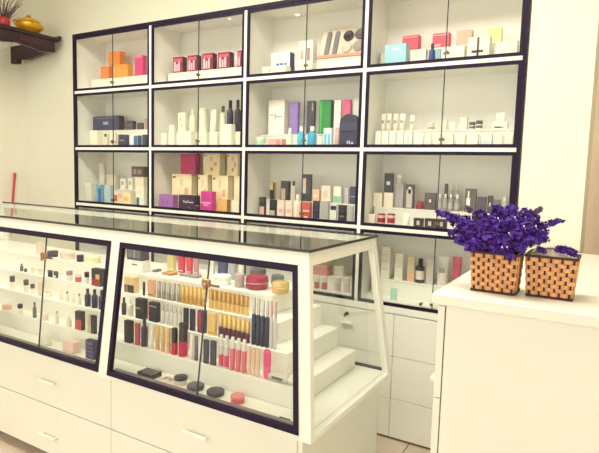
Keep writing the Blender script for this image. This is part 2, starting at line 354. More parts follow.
# ------------------------------------------------------------------ goods: builders
def K(x, y): return max(.05, (CAM.x-x)/(y-CAM.y))
def place(x0, x1, yt, Y, z, dmax, round_=False):
    X0 = solveX(x0, Y, z); T = solveX(x1, Y, z)-X0; k = K(X0+T/2, Y)
    if round_:
        r = T/(2*math.sqrt(1+k*k)); xc = solveX((x0+x1)/2, Y+r, z); return xc, r, solveZ(xc, Y+r, yt)-z
    d = min(dmax, .5*T/(1+.5*k)); w = T-d*k*.97
    return X0, w, d, solveZ(X0+w/2, Y, yt)-z
TOPS = {}
def carton(x0, x1, yt, Y, z, col, label, name='carton', cat='box', prints=(), d=.06, flap=True, key=None, rough=.45, side=None, group=None, lid=None):
    X0, w, dd, h = place(x0, x1, yt, Y, z, d)
    t = thing(name, label, cat, (X0+w/2, Y+dd/2, z), group)
    hb = h-.0012
    box('body', (-w/2, -dd/2, .0004), (w/2, dd/2, hb), mat(col, rough), t, min(.0012, w*.1))
    box('top_flap', (-w/2+.001, -dd/2+.001, hb), (w/2-.001, dd/2-.001, h), mat(col, rough), t)
    for (u0, u1, v0, v1, c) in prints:
        box('printed_patch', (-w/2+u0*w, -dd/2-.0007, v0*h), (-w/2+u1*w, -dd/2+.0002, min(v1*h, hb-.001)), mat(c, rough), t)
    if side: box('side_print', (w/2-.0002, -dd/2+.001, .001), (w/2+.0007, dd/2-.001, hb-.001), mat(side, rough), t)
    if lid: box('lid', (-w/2-.0008, -dd/2-.0008, h*lid[0]), (w/2+.0008, dd/2+.0008, h+.0008), mat(lid[1], rough), t, .001)
    if key: TOPS[key] = (z+h+.0002, X0, w, Y, dd)
    return t
CLR = {}
def clear(c, milk=.35):
    k = (tuple(c), milk)
    if k not in CLR: CLR[k] = glass_mat('clear_tint', tuple(.35+.65*v for v in lin(c)), .05, .02, milk)
    return CLR[k]
def rnd(kind, x0, x1, yt, Y, z, col, label, cap=(240, 236, 225), name=None, cat=None, band=None, group=None, glassy=False, capm=(.4, 0)):
    xc, r, h = place(x0, x1, yt, Y, z, 0, True)
    nm = name or {'bottle': 'bottle', 'tube': 'cosmetic_tube', 'jar': 'cosmetic_jar', 'lipstick': 'lipstick', 'gloss': 'lip_gloss', 'compact': 'powder_compact', 'can': 'canister'}[kind]
    t = thing(nm, label, cat or nm.replace('_', ' '), (xc, Y+r, z), group)
    m = mat(col, .3) if not glassy else clear(col, glassy if isinstance(glassy, float) else .35); cm = mat(cap, *capm); n = 16
    e = .0004
    if kind == 'bottle':
        lathe('body', [(0, e), (r*.93, e), (r, h*.03), (r, h*.60), (r*.85, h*.68), (r*.42, h*.73), (r*.42, h*.77), (0, h*.77)], m, t, n)
        lathe('cap', [(0, h*.765), (r*.5, h*.765), (r*.5, h*.985), (r*.44, h), (0, h)], cm, t, n)
        lo = .14; hi = .5
    elif kind == 'tube':
        lathe('cap', [(0, e), (r*.86, e), (r*.9, h*.02), (r*.9, h*.17), (0, h*.17)], cm, t, n)
        bm = bmesh.new(); rings = []
        for q in range(7):
            s = q/6; zz = h*(.165+.835*s); ry = r*(1-s)**.8*.95+.0012; rx = r*(.92+.08*s)
            rings.append([bm.verts.new((rx*math.cos(2*math.pi*i/n), ry*math.sin(2*math.pi*i/n), zz)) for i in range(n)])
        for A, B in zip(rings, rings[1:]):
            for i in range(n): bm.faces.new((A[i], A[(i+1) % n], B[(i+1) % n], B[i]))
        bm.faces.new(rings[-1]); bm.faces.new(rings[0][::-1]); link('body', bm, m, t, True)
        lo = None
        if band: box('printed_patch', (-r*.5, -r*.82, h*.45), (r*.5, -r*.5, h*.6), mat(band), t)
    elif kind == 'jar':
        lathe('body', [(0, e), (r*.92, e), (r*.97, h*.05), (r*.97, h*.55), (r*.9, h*.58), (0, h*.58)], m, t, n+4)
        lathe('lid', [(0, h*.575), (r*.98, h*.575), (r, h*.6), (r, h*.95), (r*.93, h), (0, h)], cm, t, n+4); lo = None
        if band: lathe('label_band', [(r*.975, h*.15), (r*.99, h*.15), (r*.99, h*.45), (r*.975, h*.45)], mat(band), t, n+4)
    elif kind == 'lipstick':
        lathe('base', [(0, e), (r, e), (r, h*.42), (r*.8, h*.42), (r*.8, h*.46), (0, h*.46)], m, t, 12)
        lathe('cap', [(0, h*.455), (r*.93, h*.455), (r*.93, h*.985), (r*.85, h), (0, h)], cm, t, 12); lo = None
    elif kind == 'gloss':
        lathe('body', [(0, e), (r, e), (r, h*.62), (r*.8, h*.66), (0, h*.66)], m, t, 12)
        lathe('cap', [(0, h*.655), (r*.72, h*.655), (r*.68, h*.985), (r*.6, h), (0, h)], cm, t, 12); lo = None
        if band: lathe('label_band', [(r*1.0, h*.05), (r*1.03, h*.05), (r*1.03, h*.4), (r*1.0, h*.4)], mat(band), t, 12)
    elif kind == 'compact':
        lathe('base', [(0, e), (r*.88, e), (r*.97, h*.12), (r, h*.3), (r, h*.46), (0, h*.46)], m, t, 28)
        lathe('lid', [(0, h*.455), (r*.985, h*.47), (r, h*.52), (r, h*.75), (r*.93, h*.93), (r*.7, h), (0, h*1.0)], cm, t, 28); lo = None
        if band: lathe('rim', [(r*1.0, h*.45), (r*1.02, h*.46), (r*1.02, h*.51), (r*1.0, h*.52)], mat(band, .25, .8), t, 28)
    elif kind == 'can':
        lathe('body', [(0, e), (r*.96, e), (r, h*.03), (r, h*.88), (0, h*.88)], m, t, n+4)
        lathe('lid', [(0, h*.875), (r*1.02, h*.875), (r*1.02, h*.97), (r*.95, h), (0, h)], cm, t, n+4); lo = .25; hi = .65
    if band and kind in ('bottle', 'can'): lathe('label_band', [(r*1.0, h*lo), (r*1.015, h*lo), (r*1.015, h*hi), (r*1.0, h*hi)], mat(band), t, n+4)
    return t
# ------------------------------------------------------------------ goods in the wall cabinet
ROWN = ['top', 'second', 'third', 'lowest']; COLN = ['leftmost', 'second', 'third', 'rightmost']
YFRONT, YBACK = .030, .128
def floor_z(r): return ZS[r+1]+.0125
def cellname(r, c): return f'in {ROWN[r]}-row {COLN[c]} cabinet compartment'
RIS = {}
def riser(r, c, px, py, xa=None, xb=None):
    z0 = floor_z(r); Y = YBACK-.008; x = solveX(px, Y, z0); zt = solveZ(x, Y, py)
    X0 = XS[c]+.030 if xa is None else solveX(xa, Y, z0); X1 = XS[c+1]-.030 if xb is None else solveX(xb, Y, z0)
    t = thing('display_riser', f'white riser board under the back goods {cellname(r, c)}', 'riser', ((X0+X1)/2, Y, z0), 'white risers in the cabinet compartments')
    w = (X1-X0)/2
    box('top_board', (-w, 0, zt-z0-.008), (w, .122, zt-z0), M_LAM, t, .001); box('front_board', (-w, .004, .0003), (w, .012, zt-z0-.008), M_LAM, t)
    RIS[(r, c)] = zt
for a in ((0, 0, 101, 79), (0, 1, 173, 73), (0, 2, 340, 57.5, 316, 361), (0, 3, 415, 49.5), (1, 0, 105, 130.3), (1, 1, 185, 132.5), (1, 2, 277, 134.5), (1, 3, 400, 130.5), (2, 0, 112, 188.5), (2, 2, 272, 199.5), (2, 3, 380, 207), (3, 3, 400, 281), (3, 2, 330, 277)):
    riser(*a)
def C(r, c, rowk, kind, x0, x1, yt, col, desc, on=None, key=None, **kw):
    Y, z = (YFRONT, floor_z(r)) if rowk == 'f' else (YBACK, RIS.get((r, c), floor_z(r)))
    if rowk == 'g': Y, z = YBACK, floor_z(r)
    if on: z = TOPS[on][0]; Y = TOPS[on][3]+.002
    label = f'{desc} {cellname(r, c)}'
    if kind == 'box': return carton(x0, x1, yt, Y, z, col, label, key=key, **kw)
    return rnd(kind, x0, x1, yt, Y, z, col, label, **kw)
OR, OR2 = (238, 140, 70), (240, 165, 80); CR = (244, 238, 215); DK = (58, 52, 66); NV = (48, 50, 84); GY = (178, 172, 165); MG = (205, 45, 110)
# row 1
C(0, 0, 'b', 'box', 100.5, 113.3, 66.5, OR, 'orange carton, lower left of three stacked,', key='oa')
C(0, 0, 'b', 'box', 113.6, 133, 64.3, OR2, 'amber orange carton, lower right of three stacked,', key='ob', d=.05)
C(0, 0, 'b', 'box', 108.5, 125, 51.5, OR, 'orange carton resting on two others', on='ob', d=.05)
C(0, 0, 'b', 'box', 134.6, 147, 55.5, (222, 70, 130), 'hot pink carton', prints=((.1, .9, .9, .97, (240, 150, 180)),))
MW = (240, 200, 205)
for q, (a, b, y, n) in enumerate(((172.8, 187, 57, 'first'), (187.4, 201.5, 55.2, 'second'), (202, 217, 53.2, 'third'), (217.5, 234, 52.2, 'fourth'), (237, 242.5, 50.6, 'last'))):
    C(0, 1, 'b', 'box', a, b, y, (150, 35, 70), f'dark red gift carton, {n} of five in a row,', prints=((.12, .3, .1, .7, MW), (.36, .5, .1, .55, MW), (.56, .72, .1, .7, MW), (.1, .9, .72, .9, (225, 95, 120))), side=(70, 25, 50), d=.045)
C(0, 2, 'g', 'box', 270.5, 294, 52.5, (248, 244, 235), 'white carton with blue print and blue side', prints=((.3, .45, .2, .6, (80, 110, 170)), (.5, .65, .2, .6, (80, 110, 170)), (.7, .85, .2, .6, (110, 140, 190))), side=(60, 70, 130), d=.05)
C(0, 2, 'f', 'box', 262, 291, 66, CR, 'low cream carton with tiny orange dot', prints=((.3, .36, .45, .65, (230, 150, 80)),), d=.06)
C(0, 2, 'g', 'box', 298, 316, 40.7, (247, 240, 228), 'tall cream carton with brown figures', prints=((.15, .35, .5, .75, (200, 170, 150)), (.6, .8, .45, .8, (170, 130, 120))), d=.05)
C(0, 2, 'f', 'box', 295, 316.5, 61, (236, 238, 224), 'pale green white carton with cream lid', d=.05, lid=(.7, (244, 240, 226)))
C(0, 3, 'f', 'box', 384, 409, 43.8, (165, 210, 228), 'light blue carton', prints=((.35, .7, .72, .84, (215, 235, 240)), (.05, .95, .05, .2, (205, 230, 238))), d=.05)
C(0, 3, 'b', 'box', 401.8, 421, 35.3, (220, 85, 105), 'coral pink carton behind the light blue one', prints=((.05, .95, .86, .9, (245, 190, 190)),), d=.06)
C(0, 3, 'f', 'box', 410, 427.8, 49.5, (246, 240, 215), 'small cream carton beside the light blue one', d=.05)
C(0, 3, 'f', 'bottle', 428.4, 435, 43.8, (45, 75, 140), 'dark blue bottle', cap=(40, 45, 80))
C(0, 3, 'f', 'box', 435.6, 440.6, 49, (150, 190, 205), 'narrow pale blue carton beside the blue bottle', d=.04)
C(0, 3, 'b', 'box', 432, 451, 33, (222, 90, 110), 'coral pink carton above the blue bottle', prints=((.05, .95, .84, .9, (245, 190, 190)), (.1, .5, .1, .25, (245, 190, 190))), d=.06)
C(0, 3, 'f', 'box', 441.4, 466.6, 46.6, (250, 247, 235), 'long white carton beside the ribboned box', d=.06)
C(0, 3, 'b', 'box', 456, 473, 30, (246, 190, 170), 'pale salmon carton behind the ribboned box', d=.06)
t = C(0, 3, 'f', 'box', 467.2, 491, 36.6, (248, 243, 226), 'white gift box tied with dark ribbon', d=.05, prints=((.42, .52, .01, .97, (85, 60, 70)), (.18, .72, .32, .43, (85, 60, 70))), name='gift_box')
C(0, 3, 'b', 'box', 487, 502.5, 27.5, (235, 228, 165), 'pale yellow carton', d=.06)
C(0, 3, 'f', 'box', 495, 518.5, 41, (250, 245, 230), 'white carton at the right end', d=.06)
# watch-style gift set leaning in row 1 column 3
zt = RIS[(0, 2)]; xa = solveX(316, YBACK, zt); xb = solveX(361, YBACK, zt); hh = solveZ((xa+xb)/2, .17, 27)-zt
gs = thing('gift_set', 'open tan gift set with grey tubes and dark round jars in top-row third cabinet compartment', 'gift set', ((xa+xb)/2, YBACK, zt)); w = (xb-xa)/2; ln = math.hypot(hh, .06)
M_TAN = mat((238, 220, 198), .5); A = math.atan2(.06, hh)
def slant(bm): bmesh.ops.rotate(bm, verts=bm.verts[:], cent=(0, 0, 0), matrix=Matrix.Rotation(-A, 3, 'X')); bmesh.ops.translate(bm, verts=bm.verts[:], vec=(0, .022, .001))
bm = bmesh.new(); addbox(bm, (-w, 0, 0), (w, .012, ln)); slant(bm); link('tray', bm, M_TAN, gs)
bm = bmesh.new(); addbox(bm, (-w, -.02, 0), (w, -.0005, .018)); slant(bm); link('front_lip', bm, mat((220, 160, 138), .5), gs)
for q in range(2):
    bm = bmesh.new(); addlathe(bm, [(0, .02), (.014, .024), (.016, .04), (.016, ln-.03), (.012, ln-.015), (0, ln-.012)], 14, (-w+.045+q*.05, -.001, 0), sy=.5); slant(bm); link('comb_tube', bm, mat((135, 130, 138), .35), gs, True)
for q, (fx, fz, c) in enumerate(((.30, .72, (50, 42, 50)), (.30, .33, (215, 205, 190)), (.80, .74, (110, 100, 105)), (.80, .35, (170, 160, 150)))):
    bm = bmesh.new(); addlathe(bm, [(0, 0), (.03, 0), (.03, .01), (.024, .013), (.018, .010), (0, .010)], 18)
    bmesh.ops.rotate(bm, verts=bm.verts[:], cent=(0, 0, 0), matrix=Matrix.Rotation(math.pi/2, 3, 'X')); bmesh.ops.translate(bm, verts=bm.verts[:], vec=(w*fx-.01, -.0005, ln*fz)); slant(bm)
    link('round_jar', bm, mat(c, .3), gs, True)
# row 2
C(1, 0, 'b', 'box', 93, 124.6, 116, (62, 62, 92), 'long navy carton', prints=((.1, .9, .82, .86, (120, 120, 140)), (.4, .6, .4, .6, (160, 165, 185))), side=(40, 38, 55), d=.05, key='nl')
C(1, 0, 'f', 'box', 89.7, 101.3, 130.4, (246, 242, 222), 'white square carton', d=.05)
C(1, 0, 'f', 'box', 101.8, 109.6, 133.4, (228, 220, 195), 'small beige carton', d=.04, prints=((.55, .95, .75, .97, DK),))
C(1, 0, 'f', 'box', 110, 117.8, 132.6, (246, 238, 215), 'small cream carton with dark dot', d=.04, prints=((.3, .75, .25, .5, (90, 75, 70)),))
C(1, 0, 'f', 'box', 118.2, 129.4, 134.5, (66, 62, 84), 'dark slate carton', d=.05, prints=((.2, .8, .5, .58, (160, 160, 170)),))
C(1, 0, 'f', 'box', 129.8, 141.8, 135, (246, 246, 238), 'white carton with blue side', d=.05, prints=((.5, .99, .02, .95, (85, 115, 160)),), side=(75, 105, 150))
C(1, 0, 'f', 'box', 142.2, 148, 134.6, (66, 68, 92), 'small navy carton by the post', d=.04)
C(1, 0, 'b', 'box', 126, 136.4, 120.8, (78, 68, 80), 'dark mauve carton', d=.05, prints=((.2, .8, .5, .56, (170, 160, 160)),))
C(1, 0, 'b', 'box', 136.8, 144.2, 122.8, (92, 80, 88), 'short dark brown carton', d=.04)
C(1, 0, 'b', 'box', 144.5, 149, 118.7, (190, 155, 135), 'narrow tan carton', d=.03)
W1, W2 = (242, 238, 216), (236, 230, 205)
C(1, 1, 'b', 'box', 177.8, 188, 112.6, W1, 'white dotted carton', d=.045, prints=((.3, .45, .6, .72, (170, 170, 150)), (.5, .65, .3, .4, (170, 170, 150))))
C(1, 1, 'b', 'bottle', 189, 196.3, 108.5, W2, 'slim ivory bottle', cap=W1)
C(1, 1, 'b', 'can', 199, 207.5, 108.5, W1, 'tall ivory spray canister', cap=W2)
C(1, 1, 'b', 'tube', 209.5, 217.5, 109.4, W1, 'white upright tube', cap=W2)
C(1, 1, 'b', 'bottle', 219.6, 226, 106, W2, 'ivory bottle with dark cap', cap=(70, 66, 72))
C(1, 1, 'b', 'bottle', 226.6, 233.4, 100.4, (52, 48, 76), 'left of two tall dark indigo bottles', cap=(45, 42, 62))
C(1, 1, 'b', 'bottle', 234.2, 240.8, 99.9, (52, 48, 76), 'right of two tall dark indigo bottles', cap=(45, 42, 62))
for a, b, y, n in ((161, 168.3, 133.2, 'lowest ivory carton at the left'), (168.8, 175.8, 125, 'narrow ivory carton'), (177, 196, 131.5, 'wide ivory carton'), (197.4, 209.3, 131.8, 'square ivory carton beside the lock'), (209.8, 219.6, 133, 'small ivory carton beside the tallest front one'), (220.4, 235, 124.2, 'tallest white front carton'), (235.4, 241, 133, 'small ivory carton at the right end')):
    C(1, 1, 'f', 'box', a, b, y, (246, 242, 220), n, d=.05, prints=((.2, .8, .6, .65, (214, 208, 180)),))
C(1, 2, 'b', 'box', 268, 288, 100, (244, 238, 225), 'tall cream carton with grey script', d=.045, prints=((.15, .3, .55, .58, (120, 110, 110)), (.4, .45, .45, .62, (140, 130, 125)), (.5, .85, .5, .53, (150, 140, 135))))
C(1, 2, 'b', 'box', 289, 299.5, 102, (148, 122, 190), 'lavender carton', d=.045)
C(1, 2, 'b', 'box', 306, 315.4, 101, (68, 58, 74), 'charcoal carton', d=.04, prints=((.7, .85, .7, .95, (170, 160, 165)),))
C(1, 2, 'b', 'box', 318.5, 333, 99.9, (40, 140, 62), 'green carton', d=.045, prints=((.08, .2, .02, .97, (90, 180, 100)),), side=(28, 78, 44))
C(1, 2, 'b', 'box', 333.4, 341.4, 99.9, (244, 238, 228), 'white carton between green and pink ones', d=.04)
C(1, 2, 'b', 'box', 341.8, 351, 99.5, (224, 92, 135), 'rose pink carton', d=.045)
C(1, 2, 'b', 'box', 352, 359.5, 98.6, (216, 218, 205), 'pale grey carton', d=.04)
C(1, 2, 'f', 'jar', 256, 265.6, 137, (185, 222, 198), 'mint green jar', cap=(214, 232, 214), cat='jar')
C(1, 2, 'f', 'box', 268, 286, 138.6, (238, 178, 170), 'low pink carton', d=.05, prints=((.6, .9, .2, .8, (225, 140, 140)),))
C(1, 2, 'f', 'bottle', 286.6, 292.6, 128, (232, 236, 220), 'small white bottle', cap=(248, 246, 236))
C(1, 2, 'f', 'bottle', 297, 305, 126.5, (80, 185, 220), 'left of two sky blue bottles with white caps', cap=(248, 246, 236))
C(1, 2, 'f', 'bottle', 307.2, 316.4, 126.3, (70, 180, 222), 'right of two sky blue bottles with white caps', cap=(248, 246, 236))
C(1, 2, 'f', 'box', 317, 322.4, 137, (238, 232, 215), 'little cream carton', d=.03)
C(1, 2, 'f', 'box', 323, 333, 128, (228, 238, 238), 'white carton printed with two blue bottles', d=.045, prints=((.12, .42, .1, .72, (110, 190, 222)), (.55, .85, .1, .72, (110, 190, 222))))
C(1, 2, 'f', 'tube', 334.4, 339.8, 127.4, (205, 170, 168), 'dusty pink tube', cap=(190, 150, 150))
# dark pouch
xc, r, h = place(342, 360.4, 114.7, YFRONT, floor_z(1), 0, True)
t = thing('cosmetic_pouch', 'dark navy flap pouch in second-row third cabinet compartment', 'pouch', (xc, YFRONT+.03, floor_z(1)))
bm = bmesh.new(); rw = r*1.05; n = 24
pr = [(-rw, .001), (rw, .001)] + [(rw*(1-.0)*math.cos(a*math.pi/12) if 0 < a < 12 else rw*(1 if a == 0 else -1), h*.7+h*.3*math.sin(a*math.pi/12)) for a in range(13)]
va = [bm.verts.new((x, -.026, z)) for x, z in pr]; vb = [bm.verts.new((x, .026, z)) for x, z in pr]
bm.faces.new(va); bm.faces.new(vb[::-1])
for i in range(len(pr)): bm.faces.new((va[i], vb[i], vb[(i+1) % len(pr)], va[(i+1) % len(pr)]))
bmesh.ops.recalc_face_normals(bm, faces=bm.faces[:]); link('body', bm, mat((38, 36, 66), .5), t)
box('flap', (-rw*1.01, -.029, h*.50), (rw*1.01, -.0262, h*.74), mat((52, 50, 82), .5), t, .001); box('seam', (-rw*1.02, -.0305, h*.47), (rw*1.02, -.0262, h*.50), mat((28, 26, 46), .5), t)
for u in (-.1, .12, .34, .5): box('printed_mark', (rw*u, -.0266, h*.1), (rw*(u+.1), -.0259, h*(.16 if u > .2 else .2)), mat((220, 216, 220)), t)
# row 2 col 4 : white goods on a long riser
for q, (a, b, y, n) in enumerate(((380.6, 385.7, 113.7, 'first'), (386, 391.4, 113.4, 'second'), (392.8, 398, 113.8, 'third'), (399, 405, 113.7, 'fourth'), (409.4, 414.4, 115.4, 'fifth'))):
    C(1, 3, 'b', 'tube', a, b, y, (242, 238, 218), f'{n} white upright tube with grey print', cap=(236, 226, 205), band=(168, 160, 145))
C(1, 3, 'b', 'jar', 427.8, 434.4, 122.8, (240, 236, 215), 'low ivory jar left of the white bottle', cap=(226, 220, 200), cat='jar', band=(190, 150, 135))
C(1, 3, 'b', 'bottle', 442.6, 447.6, 116.5, (240, 236, 218), 'short white bottle', cap=(236, 230, 210))
C(1, 3, 'b', 'box', 450.3, 456, 122.3, (240, 238, 222), 'small white carton with grey side', d=.03, side=(190, 186, 170))
C(1, 3, 'b', 'box', 459.6, 467.6, 116.9, (218, 226, 216), 'pale blue grey carton', d=.04)
C(1, 3, 'b', 'jar', 468.8, 475, 122.2, (245, 242, 228), 'left white jar with dark lid', cap=(96, 88, 88), cat='jar', band=(110, 100, 98))
C(1, 3, 'b', 'jar', 475.4, 482.4, 120.6, (245, 242, 228), 'right white jar with dark lid', cap=(90, 82, 84), cat='jar', band=(110, 100, 98))
C(1, 3, 'b', 'box', 491.9, 508.6, 121.6, (240, 236, 222), 'white carton with dark wavy print, lower of two stacked,', d=.05, prints=((.15, .6, .15, .35, (70, 62, 66)), (.5, .8, .2, .3, (140, 130, 130))), key='wv')
C(1, 3, 'b', 'box', 495.8, 505, 112.5, (244, 242, 226), 'small white carton, upper of two stacked,', on='wv', d=.04)
EDG = [374.6, 381.5, 389, 396.5, 404, 413.5, 424.5, 432, 441, 454.5, 466, 479, 493, 503, 513]
ORD = ['first', 'second', 'third', 'fourth', 'fifth', 'sixth', 'seventh', 'eighth', 'ninth', 'tenth', 'eleventh', 'twelfth', 'thirteenth', 'last']
for q in range(14):
    C(1, 3, 'f', 'box', EDG[q]+.3, EDG[q+1]-.5, 131.3+q*.27, (222, 230, 226) if q in (4, 11) else (246, 243, 226), f'{ORD[q]} carton from the left in front row of white cartons', d=.045, prints=((.42, .5, .25, .75, (190, 186, 168)),) if q < 5 else ((.03, .06, .05, .9, (170, 166, 150)),))
# row 3
C(2, 0, 'b', 'box', 99.3, 106.6, 163.5, (226, 212, 196), 'tall pale beige carton', d=.04)
C(2, 0, 'b', 'box', 107, 119.5, 174.8, (222, 208, 192), 'pale beige carton in the middle', d=.05)
C(2, 0, 'b', 'box', 120.2, 127.6, 178.4, (242, 236, 220), 'left white carton with circle print', d=.035, prints=((.25, .75, .4, .75, (180, 172, 165)),))
C(2, 0, 'b', 'box', 127.9, 134.3, 178, (242, 236, 220), 'right white carton with circle print', d=.035, prints=((.25, .75, .4, .75, (180, 172, 165)),))
C(2, 0, 'b', 'box', 134.8, 147.8, 177, (240, 228, 202), 'cream carton under the brown box', d=.05, key='cu')
C(2, 0, 'b', 'box', 131.5, 148.6, 166.4, (104, 84, 88), 'dark brown patterned box', on='cu', d=.05, prints=((.15, .4, .25, .75, (175, 160, 158)), (.5, .85, .3, .7, (160, 145, 145))))
C(2, 0, 'f', 'box', 85, 94.8, 183, (222, 224, 205), 'pale grey green carton', d=.04)
C(2, 0, 'f', 'box', 95.6, 104.4, 184.5, (120, 172, 205), 'sky blue carton with dark blue half', d=.04, prints=((.5, .99, .02, .8, (55, 95, 165)),))
C(2, 0, 'f', 'box', 104.8, 113.4, 184.9, (178, 205, 216), 'powder blue carton', d=.04)
C(2, 0, 'f', 'box', 114, 135.5, 191, (244, 226, 198), 'wide cream carton with red and yellow print', d=.045, prints=((.02, .2, .25, .7, (215, 95, 85)), (.6, .9, .3, .6, (240, 200, 110)), (.25, .5, .5, .8, (238, 180, 150))))
C(2, 0, 'f', 'box', 136, 148.4, 186.8, (244, 240, 220), 'white carton with blue corner', d=.045, prints=((.08, .4, .05, .45, (70, 110, 150)),))
PO = ((232, 160, 110), (235, 175, 130))
def sq(): return ((.45, .62, .2, .36, PO[0]), (.66, .84, .42, .6, PO[1]), (.42, .58, .66, .86, (215, 210, 180)), (.05, .2, .88, .93, (120, 105, 95)))
C(2, 1, 'g', 'box', 171.6, 197, 174, (246, 230, 190), 'left cream carton with orange squares in middle tier', d=.055, prints=sq(), key='m1')
C(2, 1, 'g', 'box', 197.5, 211.3, 175, (246, 230, 190), 'narrow cream carton with orange squares in middle tier', d=.055, prints=sq(), key='m2')
C(2, 1, 'g', 'box', 211.8, 233, 175.5, (246, 230, 190), 'right cream carton with orange squares in middle tier', d=.055, prints=sq(), key='m3')
C(2, 1, 'g', 'box', 233.4, 241.5, 176, (246, 230, 190), 'partly hidden cream carton by the post in middle tier', d=.04, key='m4')
C(2, 1, 'g', 'box', 180.3, 200.5, 153.7, (205, 50, 110), 'magenta carton on the upper tier', on='m1', d=.05, prints=((.7, .98, .02, .97, (185, 60, 130)),))
C(2, 1, 'g', 'box', 203, 225, 153.4, (246, 230, 190), 'left cream carton with orange squares on upper tier', on='m2', d=.055, prints=sq())
C(2, 1, 'g', 'box', 227, 241.5, 153.6, (246, 230, 190), 'right cream carton with orange squares on upper tier', on='m3', d=.055, prints=sq())
C(2, 1, 'f', 'box', 159, 178.2, 194.6, (170, 110, 180), 'lilac carton', d=.05, prints=((.3, .33, .3, .6, (120, 70, 130)), (.6, .63, .25, .6, (120, 70, 130))))
C(2, 1, 'f', 'box', 178.6, 200.2, 195.2, (62, 40, 72), 'dark purple carton with white marks', d=.05, prints=((.3, .36, .5, .65, (220, 215, 225)), (.42, .5, .48, .58, (220, 215, 225)), (.55, .6, .5, .66, (220, 215, 225)), (.65, .9, .5, .56, (220, 215, 225)), (.6, .72, .15, .2, (150, 130, 160))))
C(2, 1, 'f', 'box', 200.7, 216, 191.4, (215, 60, 155), 'bright magenta carton', d=.05, prints=((.05, .9, .4, .48, (240, 170, 215)), (.2, .7, .3, .36, (240, 170, 215))))
C(2, 1, 'f', 'box', 217.2, 230.4, 199.5, (228, 175, 105), 'golden tan carton', d=.045, side=(170, 130, 90))
C(2, 1, 'f', 'box', 231.2, 241.5, 200.2, (240, 232, 205), 'cream carton at the right end of front row', d=.04)
C(2, 2, 'b', 'box', 269.6, 275.8, 182, (196, 172, 110), 'gold and black carton', d=.03, prints=((.02, .98, .02, .55, (40, 34, 42)), (.7, .98, .5, .97, (50, 42, 44))))
C(2, 2, 'b', 'box', 280.4, 290.4, 181, (66, 54, 60), 'dark carton with beige bottle print', d=.04, prints=((.1, .6, .02, .6, (190, 165, 145)),))
C(2, 2, 'b', 'bottle', 290.6, 296, 181, (214, 206, 196), 'pale bottle with dark cap', cap=(60, 52, 60))
C(2, 2, 'b', 'box', 301.5, 311.8, 174.2, (72, 62, 70), 'tall dark carton with pale tube print', d=.035, prints=((.12, .5, .3, .85, (216, 190, 182)), (.05, .95, .02, .25, (45, 38, 52))))
C(2, 2, 'b', 'box', 312.2, 320.6, 189.4, (236, 190, 160), 'peach carton', d=.04, prints=((.2, .8, .35, .6, (246, 220, 200)),))
C(2, 2, 'b', 'box', 321, 332, 185.6, (240, 226, 204), 'cream carton beside the peach one', d=.04, prints=((.2, .7, .3, .7, (232, 205, 180)),))
C(2, 2, 'b', 'box', 333, 342.4, 186.5, (232, 236, 222), 'white carton with green lower half', d=.04, prints=((.05, .95, .05, .42, (140, 205, 165)),))
C(2, 2, 'b', 'box', 344, 349, 188, (196, 188, 184), 'narrow grey carton', d=.03)
C(2, 2, 'b', 'box', 349.4, 356.4, 186.5, (58, 60, 96), 'navy carton', d=.035, prints=((.1, .9, .4, .45, (170, 170, 190)),))
FR = [(258.8, 266.2, 197, (66, 50, 56), 'black carton with pink lower half', ((.08, .92, .05, .5, (222, 175, 160)),)),
      (269.2, 276.8, 199.6, (44, 38, 50), 'black carton with silver base', ((.08, .92, .05, .38, (190, 182, 172)),)),
      (277.6, 285.4, 200, (240, 214, 206), 'left blush carton', ((.2, .8, .3, .5, (232, 180, 175)),)),
      (285.8, 293, 200.6, (242, 220, 208), 'right blush carton', ((.2, .8, .3, .5, (232, 180, 175)),)),
      (301.8, 311.8, 202.2, (212, 92, 80), 'coral red carton', ((.1, .9, .45, .55, (245, 215, 205)), (.3, .7, .1, .2, (245, 215, 205)))),
      (312.2, 319.5, 200.8, (46, 42, 66), 'dark navy carton', ()),
      (320, 329.5, 201.2, (176, 174, 172), 'mid grey carton', ()),
      (330, 337.3, 205, (226, 226, 214), 'white carton with black top', ((.05, .95, .7, .95, (40, 36, 46)),)),
      (337.8, 346.8, 205, (40, 36, 48), 'black carton', ((.2, .8, .3, .4, (120, 115, 120)),)),
      (347.2, 353.6, 206, (186, 182, 178), 'light grey carton by the post', ())]
for a, b, y, c, n, pr in FR: C(2, 2, 'f', 'box', a, b, y, c, n + ' of front row', d=.035, prints=pr)
C(2, 2, 'f', 'bottle', 293.6, 301.4, 194.5, (242, 230, 204), 'cream bottle', cap=(245, 236, 214))
C(2, 3, 'b', 'box', 373, 383, 192.8, (242, 232, 208), 'left of two cream cartons under the dark box', d=.05, key='ca')
C(2, 3, 'b', 'box', 383.4, 394, 192.8, (242, 232, 208), 'right of two cream cartons under the dark box', d=.05, key='cb')
C(2, 3, 'b', 'box', 383.7, 393.6, 173.2, (60, 48, 56), 'dark plum carton with white label', on='cb', d=.04, prints=((.3, .72, .4, .58, (232, 226, 220)),))
C(2, 3, 'b', 'box', 394.6, 404, 183, (168, 158, 156), 'grey carton under a white capped jar', d=.04, key='gj')
t = C(2, 3, 'b', 'jar', 396.4, 402.4, 174.8, (206, 200, 196), 'small white capped jar on grey carton', on='gj', cap=(246, 244, 238), cat='jar')
C(2, 3, 'b', 'box', 404.6, 414, 184.5, (84, 72, 76), 'dark framed carton showing a silver bottle', d=.04, prints=((.15, .85, .04, .8, (196, 190, 182)), (.35, .7, .62, .9, (240, 236, 230))))
C(2, 3, 'b', 'box', 424, 436.4, 193, (92, 72, 72), 'brown carton with white emblem', d=.04, prints=((.42, .62, .45, .62, (226, 216, 210)),))
C(2, 3, 'b', 'compact', 416, 423.6, 201, (150, 34, 48), 'small red round compact', cap=(170, 40, 55), cat='compact')
